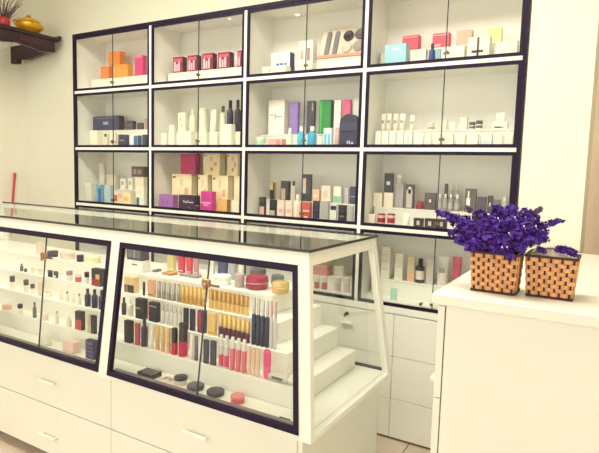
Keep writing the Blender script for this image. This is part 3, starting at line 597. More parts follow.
for q, (a, b, y) in enumerate(((437, 441.6, 194), (442.6, 447, 194), (447.8, 452.6, 194), (453.8, 459.4, 194.6))):
    C(2, 3, 'b', 'bottle', a, b, y, (160, 152, 152), f'{ORD[q]} of four grey bottles with pale caps', cap=(236, 232, 226), band=(186, 178, 176))
for a, b, y, n in ((447.4, 452, 183.4, 'left'), (453, 458, 182.8, 'right')):
    rnd('bottle', a, b, y, .19, RIS[(2, 3)], (206, 198, 194), f'{n} of two tall pale bottles behind the grey bottles {cellname(2, 3)}', cap=(240, 236, 230), band=(150, 140, 140))
carton(443.4, 447, 183.6, .19, RIS[(2, 3)], (88, 72, 74), f'slim dark brown carton beside tall pale bottles {cellname(2, 3)}', d=.02)
C(2, 3, 'b', 'box', 464, 476, 188.8, (98, 88, 88), 'dark taupe carton printed with white bottle', d=.04, prints=((.15, .5, .04, .6, (240, 238, 230)), (.26, .4, .6, .9, (240, 238, 230))))
C(2, 3, 'b', 'box', 476.6, 486.3, 197, (88, 66, 84), 'plum carton behind the flowers', d=.04)
C(2, 3, 'b', 'box', 487, 492.6, 195.5, (70, 56, 68), 'small dark carton behind the flowers', d=.03, prints=((.3, .6, .4, .6, (220, 214, 216)),))
C(2, 3, 'b', 'box', 493, 500, 200, (110, 92, 104), 'low mauve carton behind the flowers', d=.03)
C(2, 3, 'b', 'bottle', 500.8, 506.6, 197, (190, 182, 186), 'grey bottle at far right', cap=(236, 232, 228))
C(2, 3, 'f', 'box', 368, 376, 214, (236, 226, 204), 'beige carton by the post', d=.04)
for a, b, n in ((377.2, 385, 'left'), (387, 394.6, 'right')):
    C(2, 3, 'f', 'can', a, b, 213.6, (216, 208, 204), f'{n} of two pale jars with red lids', cap=(165, 30, 48), name='cosmetic_jar', cat='jar', band=(170, 34, 52))
C(2, 3, 'f', 'tube', 402, 409.8, 213.8, (244, 238, 222), 'white front tube', cap=(240, 232, 214))
for a, b, n in ((413.2, 423.8, 'left'), (424.2, 436, 'middle'), (436.4, 447, 'right')):
    C(2, 3, 'f', 'box', a, b, 218.2 + (a-413)*.04, (70, 54, 58), f'{n} of three low dark brown cartons', d=.04, prints=((.35, .65, .35, .75, (216, 206, 200)),))
# row 4
C(3, 3, 'b', 'box', 380.6, 390.4, 247, (240, 232, 212), 'tallest ivory carton', d=.04, prints=((.15, .8, .55, .57, (190, 180, 165)), (.15, .8, .3, .32, (190, 180, 165)), (.15, .8, .75, .77, (190, 180, 165))))
C(3, 3, 'b', 'box', 394, 403.2, 253.4, (240, 232, 214), 'middle ivory carton', d=.04, prints=((.2, .8, .5, .52, (196, 186, 170)),))
C(3, 3, 'b', 'box', 406.6, 414.8, 257, (228, 206, 178), 'beige carton with peach lower part', d=.04, prints=((.1, .9, .05, .4, (238, 186, 140)),))
C(3, 3, 'b', 'bottle', 415, 424.2, 258.5, (46, 36, 42), 'dark brown bottle with white label', cap=(40, 32, 38), band=(236, 230, 220))
C(3, 3, 'b', 'box', 425.4, 433.6, 259, (206, 198, 186), 'pale taupe carton', d=.04)
C(3, 3, 'b', 'tube', 436, 448, 256.6, (238, 234, 224), 'white tube', cap=(236, 228, 214), band=(180, 172, 165))
C(3, 3, 'b', 'tube', 451, 460.5, 256.7, (218, 84, 108), 'rose pink tube', cap=(224, 120, 135))
C(3, 3, 'f', 'box', 390, 396.6, 288.5, (180, 222, 200), 'small mint carton', d=.03)
C(3, 2, 'b', 'box', 312, 331, 265, (226, 152, 140), 'salmon pink carton behind the counter glass', d=.05, key='sp', prints=((.05, .95, .8, .95, (240, 200, 190)),))
C(3, 2, 'b', 'box', 333, 345.5, 266, (226, 214, 198), 'beige carton behind the counter glass', d=.05, prints=((.2, .8, .3, .7, (240, 232, 220)),))
for q, (a, b) in enumerate(((314, 319.6), (321.4, 327.4), (334, 341), (343, 350))):
    C(3, 2, 'f', 'jar', a, b, 277, (206, 116, 100) if q < 2 else (232, 210, 196), f'{ORD[q]} jar from the left on the floor', cap=(246, 240, 230), cat='jar')
# ------------------------------------------------------------------ goods in the glass counter
LVN = ['on the counter case floor', 'on lowest step', 'on second step', 'on third step', 'on top step']
def G(lv, kind, x0, x1, yt, col, desc, dy=.010, side='right', **kw):
    Y = TY[lv]+dy if lv else dy; z = TZ[lv]+.0004
    label = f'{desc} {LVN[lv]} of {side} counter window'
    if kind == 'box': return carton(x0, x1, yt, Y, z, col, label, **kw)
    return rnd(kind, x0, x1, yt, Y, z, col, label, **kw)
S = 'left'
BK = (36, 30, 40); GD = (206, 160, 84); GD2 = (232, 196, 120); SV = (196, 188, 180); RD = (200, 40, 72); PK = (232, 90, 130)
# left window
G(4, 'box', 36, 44.5, 242.5, (238, 214, 204), 'blush carton beside the lock', side=S, d=.05) if False else None
G(4, 'jar', 60, 75.7, 251.5, (238, 208, 196), 'pink wide jar', cap=(244, 222, 210), cat='jar', side=S, dy=.02)
G(4, 'jar', 76.5, 84, 255, (50, 44, 56), 'small dark jar', cap=(60, 52, 66), cat='jar', side=S, dy=.02)
G(4, 'jar', 85, 101, 255.4, (240, 226, 176), 'cream yellow wide jar', cap=(246, 236, 196), cat='jar', side=S, dy=.02)
G(4, 'jar', 47, 58.5, 250.8, (64, 62, 76), 'flat dark jar', cap=(74, 70, 84), cat='jar', side=S, dy=.02)
G(4, 'box', 36, 45, 242.5, (240, 218, 208), 'blush pink carton', side=S, dy=.03, d=.04)
G(3, 'bottle', 19.8, 23.6, 263.7, (110, 104, 108), 'slim grey bottle', cap=(80, 74, 80), side=S)
G(3, 'jar', 24, 27.4, 268.5, (120, 108, 104), 'tiny brown pot', cap=(70, 60, 62), cat='jar', side=S)
G(3, 'box', 47.6, 53, 270.5, (60, 54, 62), 'left of two small dark cartons', side=S, d=.03); G(3, 'box', 53.4, 58.6, 271.5, (66, 58, 66), 'right of two small dark cartons', side=S, d=.03, prints=((.1, .9, .1, .4, (230, 225, 215)),))
G(3, 'jar', 66.4, 73, 271, (228, 214, 206), 'white pot with grey lid', cap=(150, 138, 140), cat='jar', side=S)
G(3, 'jar', 74.8, 81.8, 273, (205, 90, 92), 'red pot with pale lid', cap=(238, 214, 208), cat='jar', side=S)
G(3, 'jar', 84.4, 89.4, 272, (220, 205, 195), 'white pot with black lid', cap=BK, cat='jar', side=S)
G(3, 'box', 91.4, 105, 269, (52, 38, 48), 'black carton with red base and gold label', side=S, d=.045, prints=((.02, .98, .02, .4, (160, 40, 62)), (.5, .95, .42, .7, (222, 190, 120))))
for q, (a, b, y) in enumerate(((9.8, 15.4, 276), (23.6, 29, 279.6), (30.4, 35, 284))):
    G(2, 'jar', a, b, y, (240, 232, 214), f'{ORD[q]} white pot with dark lid', cap=(84, 74, 70), cat='jar', side=S)
G(2, 'box', 38, 43, 281, (232, 212, 198), 'pale pink carton', side=S, d=.03)
for q, (a, b) in enumerate(((84.6, 91), (91.4, 98), (98.4, 105.4))):
    G(2, 'bottle', a, b, 288.6+q*.8, (46, 48, 76), f'{ORD[q]} of three navy bottles', cap=(40, 38, 56), side=S)
G(1, 'jar', 2, 12.5, 304, (238, 196, 180), 'peach pot', cap=(240, 206, 190), cat='jar', side=S)
G(1, 'jar', 17.6, 23, 304, (240, 232, 216), 'white pot with black lid', cap=BK, cat='jar', side=S)
G(1, 'bottle', 32.8, 36.8, 302, (110, 112, 126), 'slim slate bottle', cap=(70, 66, 76), side=S)
G(1, 'bottle', 55, 59, 311, (232, 224, 208), 'left ivory bottle', cap=(170, 164, 156), side=S); G(1, 'bottle', 66.4, 72, 317, (232, 224, 208), 'right ivory bottle', cap=(220, 214, 200), side=S)
G(1, 'box', 75, 85.6, 311.6, (58, 44, 52), 'black carton with red lower half', side=S, d=.045, prints=((.02, .98, .02, .55, (196, 84, 88)),))
G(1, 'box', 86, 90, 315, (226, 208, 170), 'gold cream carton', side=S, d=.03); G(1, 'box', 90.4, 97.4, 315.7, (54, 48, 62), 'dark carton', side=S, d=.04)
G(0, 'box', 62.5, 80.5, 342, (244, 212, 198), 'pale pink carton with red side', side=S, dy=-1.045, d=.05) and None
G(0, 'box', 85.4, 98.4, 340.6, (66, 66, 100), 'navy patterned carton', side=S, dy=-1.045, d=.045, prints=tuple((.12+.27*a, .3+.27*a, .12+.22*b, .24+.22*b, (120, 118, 150)) for a in range(3) for b in range(4)))
for q, (a, b) in enumerate(((59, 63.6), (65, 69.6), (71, 75.6), (77, 81.6))):
    G(2, 'bottle', a, b, 290+q*1.2, (238, 222, 202), f'{ORD[q]} of four small beige bottles', cap=(170, 140, 120) if q % 2 else (236, 226, 210), side=S)
for q, (a, b) in enumerate(((31, 36), (38, 43))):
    G(3, 'jar', a, b, 267+q*1.5, (242, 228, 208), f'{("left", "right")[q]} of two small cream pots', cap=(238, 214, 196), cat='jar', side=S)
G(1, 'jar', 42, 48.5, 313, (240, 222, 206), 'small blush pot', cap=(246, 236, 222), cat='jar', side=S)
G(2, 'jar', 45.5, 52, 289.5, (242, 234, 214), 'round ivory pot', cap=(236, 214, 190), cat='jar', side=S)
G(0, 'box', 40, 52, 335, (244, 238, 224), 'low ivory carton', side=S, dy=-1.045, d=.05)
# right window, top step
G(4, 'box', 125.6, 150.8, 260.5, (246, 243, 232), 'wide white carton with grey print', dy=.012, d=.06, prints=((.4, .7, .6, .7, (90, 86, 88)),), key='ww')
z0 = TOPS['ww'][0]
carton(127, 149, 247, TOPS['ww'][3]+.004, z0, (84, 82, 98), 'dark slate window box on the wide white carton on top step', d=.05, prints=((.08, .35, .2, .8, (122, 120, 134)), (.42, .6, .2, .8, (150, 146, 150)), (.66, .92, .2, .8, (118, 116, 128))))
def flat(lv, xa, xb, ya, yb, col, label, name, cat, th=.012, z=None, extra=None):
    zz = (TZ[lv] if z is None else z)+.0005; P = atz(xa, yb, zz); Q = atz(xb, yb, zz); B = atz((xa+xb)/2, ya, zz)
    return zz, P, Q, B
def palette(xa, xb, yb, depth, col, label, name='makeup_palette', cat='palette', lv=4, th=.010, pans=()):
    zz = TZ[lv]+.0005; c = atz((xa+xb)/2, yb, zz); Y = c.y; X0 = solveX(xa, Y, zz); X1 = solveX(xb, Y+depth, zz); w = max(.02, X1-X0)
    t = thing(name, label, cat, (X0+w/2, Y+depth/2, zz))
    box('base', (-w/2, -depth/2, 0), (w/2, depth/2, th*.55), mat(col, .3), t, .0015); box('lid', (-w/2, -depth/2, th*.57), (w/2, depth/2, th), mat(col, .25), t, .0015)
    for i, c2 in enumerate(pans): box('pan', (-w/2+w*(i+.15)/len(pans), -depth/2+.006, th), (-w/2+w*(i+.85)/len(pans), depth/2-.006, th+.0008), mat(c2, .4), t)
    return t
palette(152, 161, 272.6, .045, (120, 116, 118), 'slim grey palette beside the white carton on top step')
palette(161.5, 178, 275.8, .05, (190, 140, 90), 'golden brown palette on top step', pans=((160, 110, 70), (214, 180, 130)))
palette(179, 202, 277.6, .04, (150, 146, 150), 'grey palette before the pink packets on top step', pans=((190, 186, 188), (170, 166, 168)))
for a, b, y, c, n in ((167, 176, 254, (216, 206, 140), 'olive yellow packet'), (178, 185.4, 255.4, (216, 66, 92), 'left raspberry pink packet'), (186, 193, 256, (220, 76, 100), 'right raspberry pink packet'), (193.6, 199, 257.5, (196, 150, 150), 'dusty rose packet')):
    G(4, 'box', a, b, y, c, n, dy=.13, d=.04, prints=((.1, .9, .1, .16, (240, 220, 210)),))
G(4, 'jar', 203.5, 209, 272.5, (244, 236, 220), 'small cream jar', cap=(248, 242, 230), cat='jar', dy=.02)
G(4, 'jar', 212.6, 231.4, 275, (246, 246, 236), 'wide white jar', cap=(248, 250, 240), cat='jar', dy=.02)
G(4, 'box', 208, 215, 258.6, (232, 226, 212), 'ivory carton behind the wide white jar', dy=.15, d=.04)
G(4, 'box', 217.5, 228, 261.5, (72, 78, 116), 'slate blue carton', dy=.15, d=.04); G(4, 'box', 229, 236.4, 262, (172, 176, 186), 'pale blue grey carton', dy=.15, d=.04)
G(4, 'jar', 234.6, 244.6, 273.5, (176, 160, 150), 'taupe jar', cap=(190, 172, 164), cat='jar', dy=.03)
G(4, 'box', 238, 244, 261.5, (238, 230, 216), 'small ivory carton above the taupe jar', dy=.16, d=.03)
G(4, 'compact', 245.2, 268.6, 275, (150, 28, 58), 'large glossy crimson compact', cap=(165, 30, 64), band=(230, 190, 190), cat='compact', dy=.03, capm=(.15, 0))
G(4, 'compact', 249.6, 266, 267.5, (86, 80, 90), 'dark grey compact behind the crimson one', cap=(96, 90, 100), cat='compact', dy=.17)
G(4, 'compact', 271.4, 289.3, 281, (214, 176, 100), 'gold compact', cap=(226, 194, 124), band=(250, 226, 170), cat='compact', dy=.03, capm=(.25, .3))
G(4, 'compact', 271, 284, 274.5, (96, 100, 100), 'dark grey compact behind the gold one', cap=(108, 112, 110), cat='compact', dy=.17)
# third step
G(3, 'box', 124, 139.4, 277, (226, 196, 150), 'tan and brown carton', d=.045, prints=((.35, .98, .03, .5, (62, 44, 46)), (.02, .3, .03, .5, (150, 110, 96))))
G(3, 'box', 142.6, 145.4, 282, BK, 'thin black carton', d=.015)
G(3, 'box', 147.4, 156.4, 279.7, (232, 182, 146), 'peach tan carton', d=.035, prints=((.1, .9, .1, .16, (120, 84, 70)),))
def series(lv, kind, xs, y0, y1, col, cap, desc, group, wpx, **kw):
    n = len(xs)
    for i, x in enumerate(xs):
        y = y0+(y1-y0)*i/max(1, n-1)
        G(lv, kind, x-wpx/2, x+wpx/2, y, col, f'{ORD[i]} of {["", "", "two", "three", "four", "five", "six", "seven", "eight", "nine", "ten"][n]} {desc}', cap=cap, group=group, **kw)
def lin_(a, b, n): return [a+(b-a)*i/(n-1) for i in range(n)]
series(3, 'lipstick', lin_(159, 178.6, 5), 281.5, 284.5, (160, 148, 140), SV, 'silver lipsticks', 'silver lipsticks on the third step', 4.7, capm=(.25, .6))
series(3, 'lipstick', lin_(183, 204, 6), 285.5, 288.5, GD, GD2, 'pale gold lipsticks', 'pale gold lipsticks on the third step', 4.4, capm=(.25, .5))
series(3, 'lipstick', lin_(211, 246.5, 9), 289, 296.5, GD2, GD, 'deep gold lipsticks', 'deep gold lipsticks on the third step', 4.9, capm=(.25, .55))
G(3, 'box', 277.5, 284, 314, (228, 170, 155), 'small pink block at the right end', dy=.03, d=.03) if False else None
# second step
G(2, 'bottle', 121.4, 126.6, 297.5, (66, 56, 74), 'dark plum bottle', cap=(60, 50, 64)); G(2, 'bottle', 127.4, 133.6, 299, (226, 222, 206), 'ivory bottle', cap=(236, 232, 216))
G(2, 'box', 135.2, 148, 299, BK, 'black carton with gold line', d=.045, prints=((.05, .6, .5, .56, (210, 170, 100)),))
G(2, 'box', 148.4, 160.6, 302.7, (38, 34, 54), 'black carton with red edge and silver line', d=.045, prints=((.0, .12, .3, .9, (170, 36, 56)), (.15, .98, .78, .84, (170, 165, 170))))
series(2, 'gloss', lin_(163, 180, 5), 303.5, 307, (206, 194, 186), SV, 'clear silver glosses', 'clear silver glosses on the second step', 4.4, capm=(.25, .5), glassy=.6)
G(2, 'box', 183, 189, 308.4, (34, 34, 58), 'left of two navy cartons', d=.035); G(2, 'box', 189.4, 195.6, 309.4, (34, 34, 58), 'right of two navy cartons', d=.035)
G(2, 'box', 197, 207, 311, (60, 34, 50), 'dark carton with crimson band', d=.035, prints=((.1, .6, .05, .97, (165, 44, 74)),))
G(2, 'box', 207.6, 217.2, 313, (232, 192, 110), 'golden carton', d=.035, prints=((.1, .9, .1, .14, (170, 120, 60)),))
series(2, 'lipstick', lin_(220.6, 247.6, 7), 313, 321, (96, 26, 52), GD2, 'wine red lipsticks with gold caps', 'wine red lipsticks on the second step', 4.8, capm=(.25, .5))
series(2, 'gloss', lin_(253.5, 267, 4), 297.6, 301, (30, 30, 62), (206, 200, 196), 'tall navy mascaras with silver caps', 'tall navy mascaras on the second step', 4.7, capm=(.25, .5), name='mascara', cat='mascara')
G(2, 'gloss', 269, 272.6, 300.7, (222, 170, 170), 'left tall pink wand', cap=(206, 160, 164), glassy=.6); G(2, 'gloss', 273, 276.8, 301.5, (222, 170, 170), 'right tall pink wand', cap=(206, 160, 164), glassy=.6)
# lowest step
G(1, 'box', 124, 134.2, 321, (44, 38, 48), 'black carton', d=.035); G(1, 'box', 134.6, 140.6, 323.6, (204, 96, 108), 'red pink carton', d=.03)
G(1, 'bottle', 141, 148, 317.5, (66, 58, 88), 'dark violet bottle', cap=(52, 44, 66))
G(1, 'tube', 148.6, 154, 324.4, (246, 240, 226), 'white tube beside the violet bottle', cap=(230, 222, 204))
series(1, 'lipstick', lin_(157.4, 168.6, 3), 325.6, 328, (226, 178, 130), (232, 190, 120), 'golden beige glosses', 'golden beige glosses on the lowest step', 4.4, name='lip_gloss', cat='lip gloss')
G(1, 'lipstick', 171, 178, 328, (206, 44, 72), 'left red bottle with black cap', cap=(48, 36, 46), name='nail_polish', cat='nail polish')
G(1, 'lipstick', 178.4, 188, 323, (196, 36, 84), 'tall crimson bottle with black cap', cap=(60, 36, 50), name='nail_polish', cat='nail polish')
G(1, 'tube', 189.4, 193.6, 334, (244, 238, 224), 'slim white tube', cap=(236, 228, 212)); G(1, 'tube', 194, 198.4, 336, (100, 96, 104), 'slim charcoal tube', cap=(80, 76, 84)); G(1, 'tube', 198.8, 202.6, 336.5, (240, 234, 222), 'slim ivory tube', cap=(232, 224, 210))
G(1, 'box', 203, 209.4, 340, (58, 56, 72), 'left of two charcoal cartons', d=.03); G(1, 'box', 209.8, 216.6, 341, (62, 60, 76), 'right of two charcoal cartons', d=.03)
series(1, 'gloss', [221, 226.4], 334.7, 336, (226, 170, 170), (236, 234, 226), 'clear glosses with pink base', 'clear glosses on the lowest step', 5.0, glassy=.6, band=(222, 70, 100))
series(1, 'gloss', [232.3, 238.2, 244], 337, 339.7, (222, 110, 120), (236, 234, 226), 'rose glosses with clear caps', 'rose glosses on the lowest step', 5.2)
series(1, 'lipstick', [249, 253.4, 257.8], 347, 349.4, (236, 206, 180), (234, 198, 168), 'cream lip pencils with dark dots', 'cream lip pencils on the lowest step', 3.9, name='lip_pencil', cat='lip pencil')
# pink oval comb, lying bottle
z1 = TZ[1]+.0005; Yc = TY[1]+.012; xa = solveX(262, Yc, z1); xb = solveX(269, Yc, z1); h = solveZ((xa+xb)/2, Yc, 349.8)-z1
t = thing('folding_comb', 'bright pink oval folding comb on lowest step of right counter window', 'comb', ((xa+xb)/2, Yc+.008, z1)); w = (xb-xa)/2
bm = bmesh.new(); addlathe(bm, [(w*.55, 0), (w*.9, h*.06), (w, h*.14), (w, h*.46), (0, h*.46)], 16, sy=.55); bmesh.ops.contextual_create(bm, geom=[]) if False else None; link('lower_half', bm, mat((240, 90, 140), .25), t, True)
lathe('upper_half', [(0, h*.47), (w*1.02, h*.47), (w*1.02, h*.86), (w*.9, h*.94), (w*.5, h), (0, h)], mat((232, 70, 128), .25), t, 16, sy=.55)
p = aty(280, 384, TY[1]+.03); xa = solveX(271, TY[1]+.03, z1); xb = 2.462
t = thing('spray_bottle', 'clear bottle lying on its side at right end of lowest step', 'bottle', ((xa+xb)/2, TY[1]+.022, z1+.0145)); L = (xb-xa)/2
for nm, pr, m in (('body', [(0, -L), (.013, -L), (.014, -L+.004), (.014, L*.35), (.008, L*.45), (0, L*.45)], clear((205, 200, 180), .5)), ('cap', [(0, L*.45), (.011, L*.45), (.011, L*.97), (0, L)], mat((226, 220, 206)))):
    bm = bmesh.new(); addlathe(bm, pr, 14); bmesh.ops.rotate(bm, verts=bm.verts[:], cent=(0, 0, 0), matrix=Matrix.Rotation(math.pi/2, 3, 'Y')); bmesh.ops.recalc_face_normals(bm, faces=bm.faces[:]); link(nm, bm, m, t, True)
box('label', (-L*.7, -.0145, -.005), (L*.1, -.0125, .005), mat((96, 92, 90)), t)
# case floor
def on_floor(u, v): return atz(u, v, TZ[0]+.0005)
palette(137, 162, 379.5, .055, (62, 56, 66), 'black square compact on the counter case floor', name='powder_compact', cat='compact', lv=0, th=.018)
p = on_floor(166, 380.5); t = thing('printed_card', 'small printed card between dark compacts on the counter case floor', 'card', (p.x, p.y+.015, p.z))
box('card', (-.026, -.02, 0), (.026, .02, .002), mat((228, 208, 200)), t); [box('printed_patch', (-.02+.015*i, -.012+.008*(i % 2), .002), (-.01+.015*i, .008, .0026), mat((150, 110, 130)), t) for i in range(3)]
def disc(x0, x1, yb, hpx, col, cap, label, kind='compact', **kw):
    z = TZ[0]+.0005; p = on_floor((x0+x1)/2, yb); Y = p.y+.002
    return rnd(kind, x0, x1, yb-hpx, Y, z, col, label, cap=cap, **kw)
disc(173.7, 187.6, 387, 11, (232, 214, 206), (56, 52, 62), 'black lidded pot with pale base on the counter case floor', 'jar', cat='jar')
disc(186.5, 204.6, 393.5, 9.5, (84, 82, 94), (96, 94, 106), 'left of two charcoal round compacts on the counter case floor', cat='compact')
disc(206.2, 224.8, 399.6, 10, (70, 68, 80), (78, 76, 88), 'right of two charcoal round compacts on the counter case floor', cat='compact')
disc(230.4, 244.8, 406, 11.5, (226, 110, 116), (232, 140, 140), 'coral pink pot on the counter case floor', 'jar', cat='jar')
palette(275, 291, 423.6, .03, (66, 60, 66), 'thin dark palette in the right corner of the counter case floor', lv=0, th=.006)
# ------------------------------------------------------------------ baskets
M_BAM = mat((228, 164, 110), .55, var=.2, scale=60); M_DKW = mat((66, 30, 30), .6, var=.2, scale=40)
def basket(x0b, x1b, yb, ytop, label, rz=0, tpr=1.12):
    z = ZR+.0005; Y = atz((x0b+x1b)/2, yb, z).y; xa = solveX(x0b, Y, z); xb_ = solveX(x1b, Y, z)
    wb = (xb_-xa)/2; xc = (xa+xb_)/2; h = solveZ(xc, Y-.006, ytop)-z; wt = wb*tpr; db = wb*.80; dt = db*tpr
    t = thing('wicker_basket', label, 'basket', (xc, Y+db, z), rz=rz)
    def side(s, v, off=0):   # s in 0..4 around, v 0..1 height -> point
        hw = wb+(wt-wb)*v+off; hd = db+(dt-db)*v+off; k = int(s) % 4; f = (s-int(s))*2-1
        return [(f*hw, -hd), (hw, f*hd), (-f*hw, hd), (-hw, -f*hd)][k]
    NS, NR = 9, 9; z0, z1 = .006, h-.006
    bm = bmesh.new()
    for i in range(NR):
        zb, zt = z0+(z1-z0)*(i+.02)/NR, z0+(z1-z0)*(i+.98)/NR
        loop = []
        for k in range(4):
            for j in range(NS):
                for f in (.18, .5, .82):
                    o = (.0022 if (i+j) % 2 else -.0022) if f == .5 else (.0014 if (i+j) % 2 else -.0014)
                    if f != .5: o = .0016 if (i+j) % 2 else -.0010
                    loop.append((k+(j+f)/NS, o))
        V = []
        for s, o in loop:
            q = []
            for zz, oo in ((zb, o-.0006), (zb, o+.0006), (zt, o+.0006), (zt, o-.0006)):
                x, y = side(s, zz/h, oo); q.append(bm.verts.new((x, y, zz)))
            V.append(q)
        for a, b in zip(V, V[1:]+V[:1]):
            for e in range(4): bm.faces.new((a[e], b[e], b[(e+1) % 4], a[(e+1) % 4]))
    wv = link('woven_bands', bm, M_BAM, t); wv['kind'] = 'stuff'
    bm = bmesh.new()
    for k in range(4):
        for j in range(NS):
            q = []
            for v in (0, 1):
                for ds in (-.19, .19):
                    for o in (-.0006, .0006):
                        x, y = side(k+(j+.5+ds)/NS, v, o); q.append((x, y, v*h))
            hexa(bm, [q[0], q[2], q[3], q[1], q[4], q[6], q[7], q[5]])
    bmesh.ops.recalc_face_normals(bm, faces=bm.faces[:]); st = link('dark_stakes', bm, M_DKW, t); st['kind'] = 'stuff'
    for nm, v, za, zb in (('rim', 1, h-.006, h), ('base_rim', 0, 0, .006)):
        bm = bmesh.new(); A = [side(k, v, .003) for k in range(4)]; B = [side(k, v, -.003) for k in range(4)]
        for k in range(4):
            a, b, c, d = A[k], A[(k+1) % 4], B[(k+1) % 4], B[k]; hexa(bm, [(*a, za), (*b, za), (*c, za), (*d, za), (*a, zb), (*b, zb), (*c, zb), (*d, zb)])
        bmesh.ops.recalc_face_normals(bm, faces=bm.faces[:]); link(nm, bm, M_DKW, t)
    a = [(x*.97, y*.97) for x, y in (side(k, .0, -.0045) for k in range(4))]; b = [side(k, .0, -.0045) for k in range(4)]; c = [side(k, .9, -.0045) for k in range(4)]
    bm = bmesh.new(); hexa(bm, [(*p, .002) for p in b]+[(*p, h*.9) for p in c]); link('liner', bm, M_DKW, t)
    return t, xc, Y+db, h, wt, dt
bA = basket(471.5, 513.5, 293, 252.5, 'woven bamboo basket overflowing with purple dried flowers', 0)
bB = basket(526.5, 571, 298.5, 256.5, 'woven bamboo basket with pale filler and one drooping flower sprig', 0, 1.16)
# filler in the right basket
bm = bmesh.new(); wt, dt = bB[4]*.9, bB[5]*.88
N = 14; G_ = [[bm.verts.new((-wt+2*wt*i/N, -dt+2*dt*j/N, .018*math.sin(math.pi*i/N)*math.sin(math.pi*j/N)+random.uniform(-.003, .004))) for j in range(N+1)] for i in range(N+1)]
for i in range(N):
    for j in range(N): bm.faces.new((G_[i][j], G_[i+1][j], G_[i+1][j+1], G_[i][j+1]))
ext = bmesh.ops.extrude_face_region(bm, geom=bm.faces[:]); vs = [v for v in ext['geom'] if isinstance(v, bmesh.types.BMVert)]
for v in vs: v.co.z = -.008
bmesh.ops.recalc_face_normals(bm, faces=bm.faces[:])
fo = link('foam_filler', bm, mat((240, 226, 198), .9, var=.12, scale=60), None, True); fo.location = (bB[1], bB[2], ZR+bB[3]*.9+.0095); pass
tag(fo, 'pale cream foam filler inside the right woven basket', 'filler')
# ------------------------------------------------------------------ dried statice
def petal_mat():
    m = mat((84, 38, 165), .75, var=.0, scale=70); m = m.copy(); nt = m.node_tree
    rp = [n for n in nt.nodes if n.type == 'VALTORGB'][0]; e = rp.color_ramp.elements
    e[0].position = .36; e[0].color = (*lin((44, 16, 96)), 1); e[1].position = .66; e[1].color = (*lin((104, 48, 178)), 1)
    return m
M_PET = petal_mat(); M_PET2 = mat((98, 76, 110), .8, var=.3, scale=70); M_STEM = mat((70, 84, 58), .7); M_DOT = mat((235, 230, 236), .6)
def floret(bm, c, d, r):
    d = d.normalized(); a = d.orthogonal().normalized(); b = d.cross(a); ph = random.random()*6.28
    v0 = bm.verts.new(c - d*r*.7); n = 5; ring = []
    for k in range(n*2):
        an = ph+math.pi*k/n; rr = r*(1 if k % 2 == 0 else .55); ring.append(bm.verts.new(c+(a*math.cos(an)+b*math.sin(an))*rr + d*r*(.45 if k % 2 == 0 else .15)))
    vc = bm.verts.new(c + d*r*.05)
    for k in range(n*2):
        bm.faces.new((v0, ring[(k+1) % (n*2)], ring[k])); bm.faces.new((vc, ring[k], ring[(k+1) % (n*2)]))
def sprig(par, root, tip, R0, n, m, bend=.02, start=.55):
    root, tip = Vector(root), Vector(tip); mid = (root+tip)/2 + Vector((0, 0, bend)); pts = []
    for i in range(9):
        s = i/8; pts.append(root*(1-s)**2 + mid*2*s*(1-s) + tip*s*s)
    bm = bmesh.new()
    for i in range(n):
        s = start+(1-start)*(i+random.random())/n; c = root*(1-s)**2 + mid*2*s*(1-s) + tip*s*s
        d = Vector((random.gauss(0, 1), random.gauss(0, 1), random.gauss(0, 1)+.35)).normalized()
        rr = R0*(.6+.4*math.sin(math.pi*min(1, (s-start)/(1-start)*.85+.12)))*random.uniform(.55, 1)
        floret(bm, c+d*rr, d, random.uniform(.0048, .0075))
    o = link('blossom_head', bm, m, par)
    st = tube('stem', pts, .0014, M_STEM, o, 5)
    return o
cx, cy, hb = bA[1], bA[2], bA[3]; zt = ZR+hb
bq = thing('statice_bouquet', 'bunch of purple dried statice flowers spilling from the left woven basket', 'flowers', (cx, cy, ZR+.006+hb*.9))
O = Vector(bq.location)
TIPS = [(438, 213, -.01, .012, 90), (446, 216, .0, .017, 100), (452, 233, -.03, .016, 110), (457, 240, -.04, .014, 90), (462, 221, .02, .022, 130), (472, 229, -.05, .024, 150), (474, 243, -.07, .022, 140), (479, 213, .03, .017, 100),
        (486, 222, -.02, .024, 150), (487, 241, -.08, .024, 150), (497, 209, .02, .020, 130), (500, 226, -.04, .026, 160), (503, 244, -.085, .022, 140), (513, 208, .03, .019, 130), (514, 222, -.02, .025, 160), (517, 237, -.06, .024, 150),
        (511, 258, -.088, .012, 70), (527, 213, .02, .020, 130), (529, 230, -.03, .024, 150), (533, 243, -.06, .018, 120), (537, 219, .0, .017, 110), (544, 231, -.01, .017, 110), (547, 240, -.03, .012, 80), (562, 220, .01, .008, 60), (466, 247, -.075, .014, 90), (523, 249, -.07, .014, 90), (492, 250, -.085, .014, 90)]
for u, v, dy, R0, n in TIPS:
    tipw = aty(u, v, cy+dy); root = Vector((cx+random.uniform(-.03, .03), cy+random.uniform(-.02, .02), zt-.006))
    sprig(bq, root-O, tipw-O, R0*1.12, int(n*1.25), M_PET, bend=.025, start=.5 if R0 > .014 else .45)
for u, v, dy in ((541, 208, .03), (466, 207, .03)):
    sprig(bq, Vector((cx+.01, cy, zt-.006))-O, aty(u, v, cy+dy)-O, .008, 60, M_PET2, .02, .5)
bm = bmesh.new()
for u, v in ((498, 218), (509, 233), (507, 247), (502, 247), (524, 226), (515, 217), (536, 226)):
    c = aty(u, v, cy-.105)-O; bmesh.ops.create_icosphere(bm, subdivisions=1, radius=.0022, matrix=Matrix.Translation(c))
    addtube(bm, [c, c+Vector((0, .03, -.012))], .0004, 4)
d = link('white_filler_buds', bm, M_DOT, bq, True); d['kind'] = 'stuff'
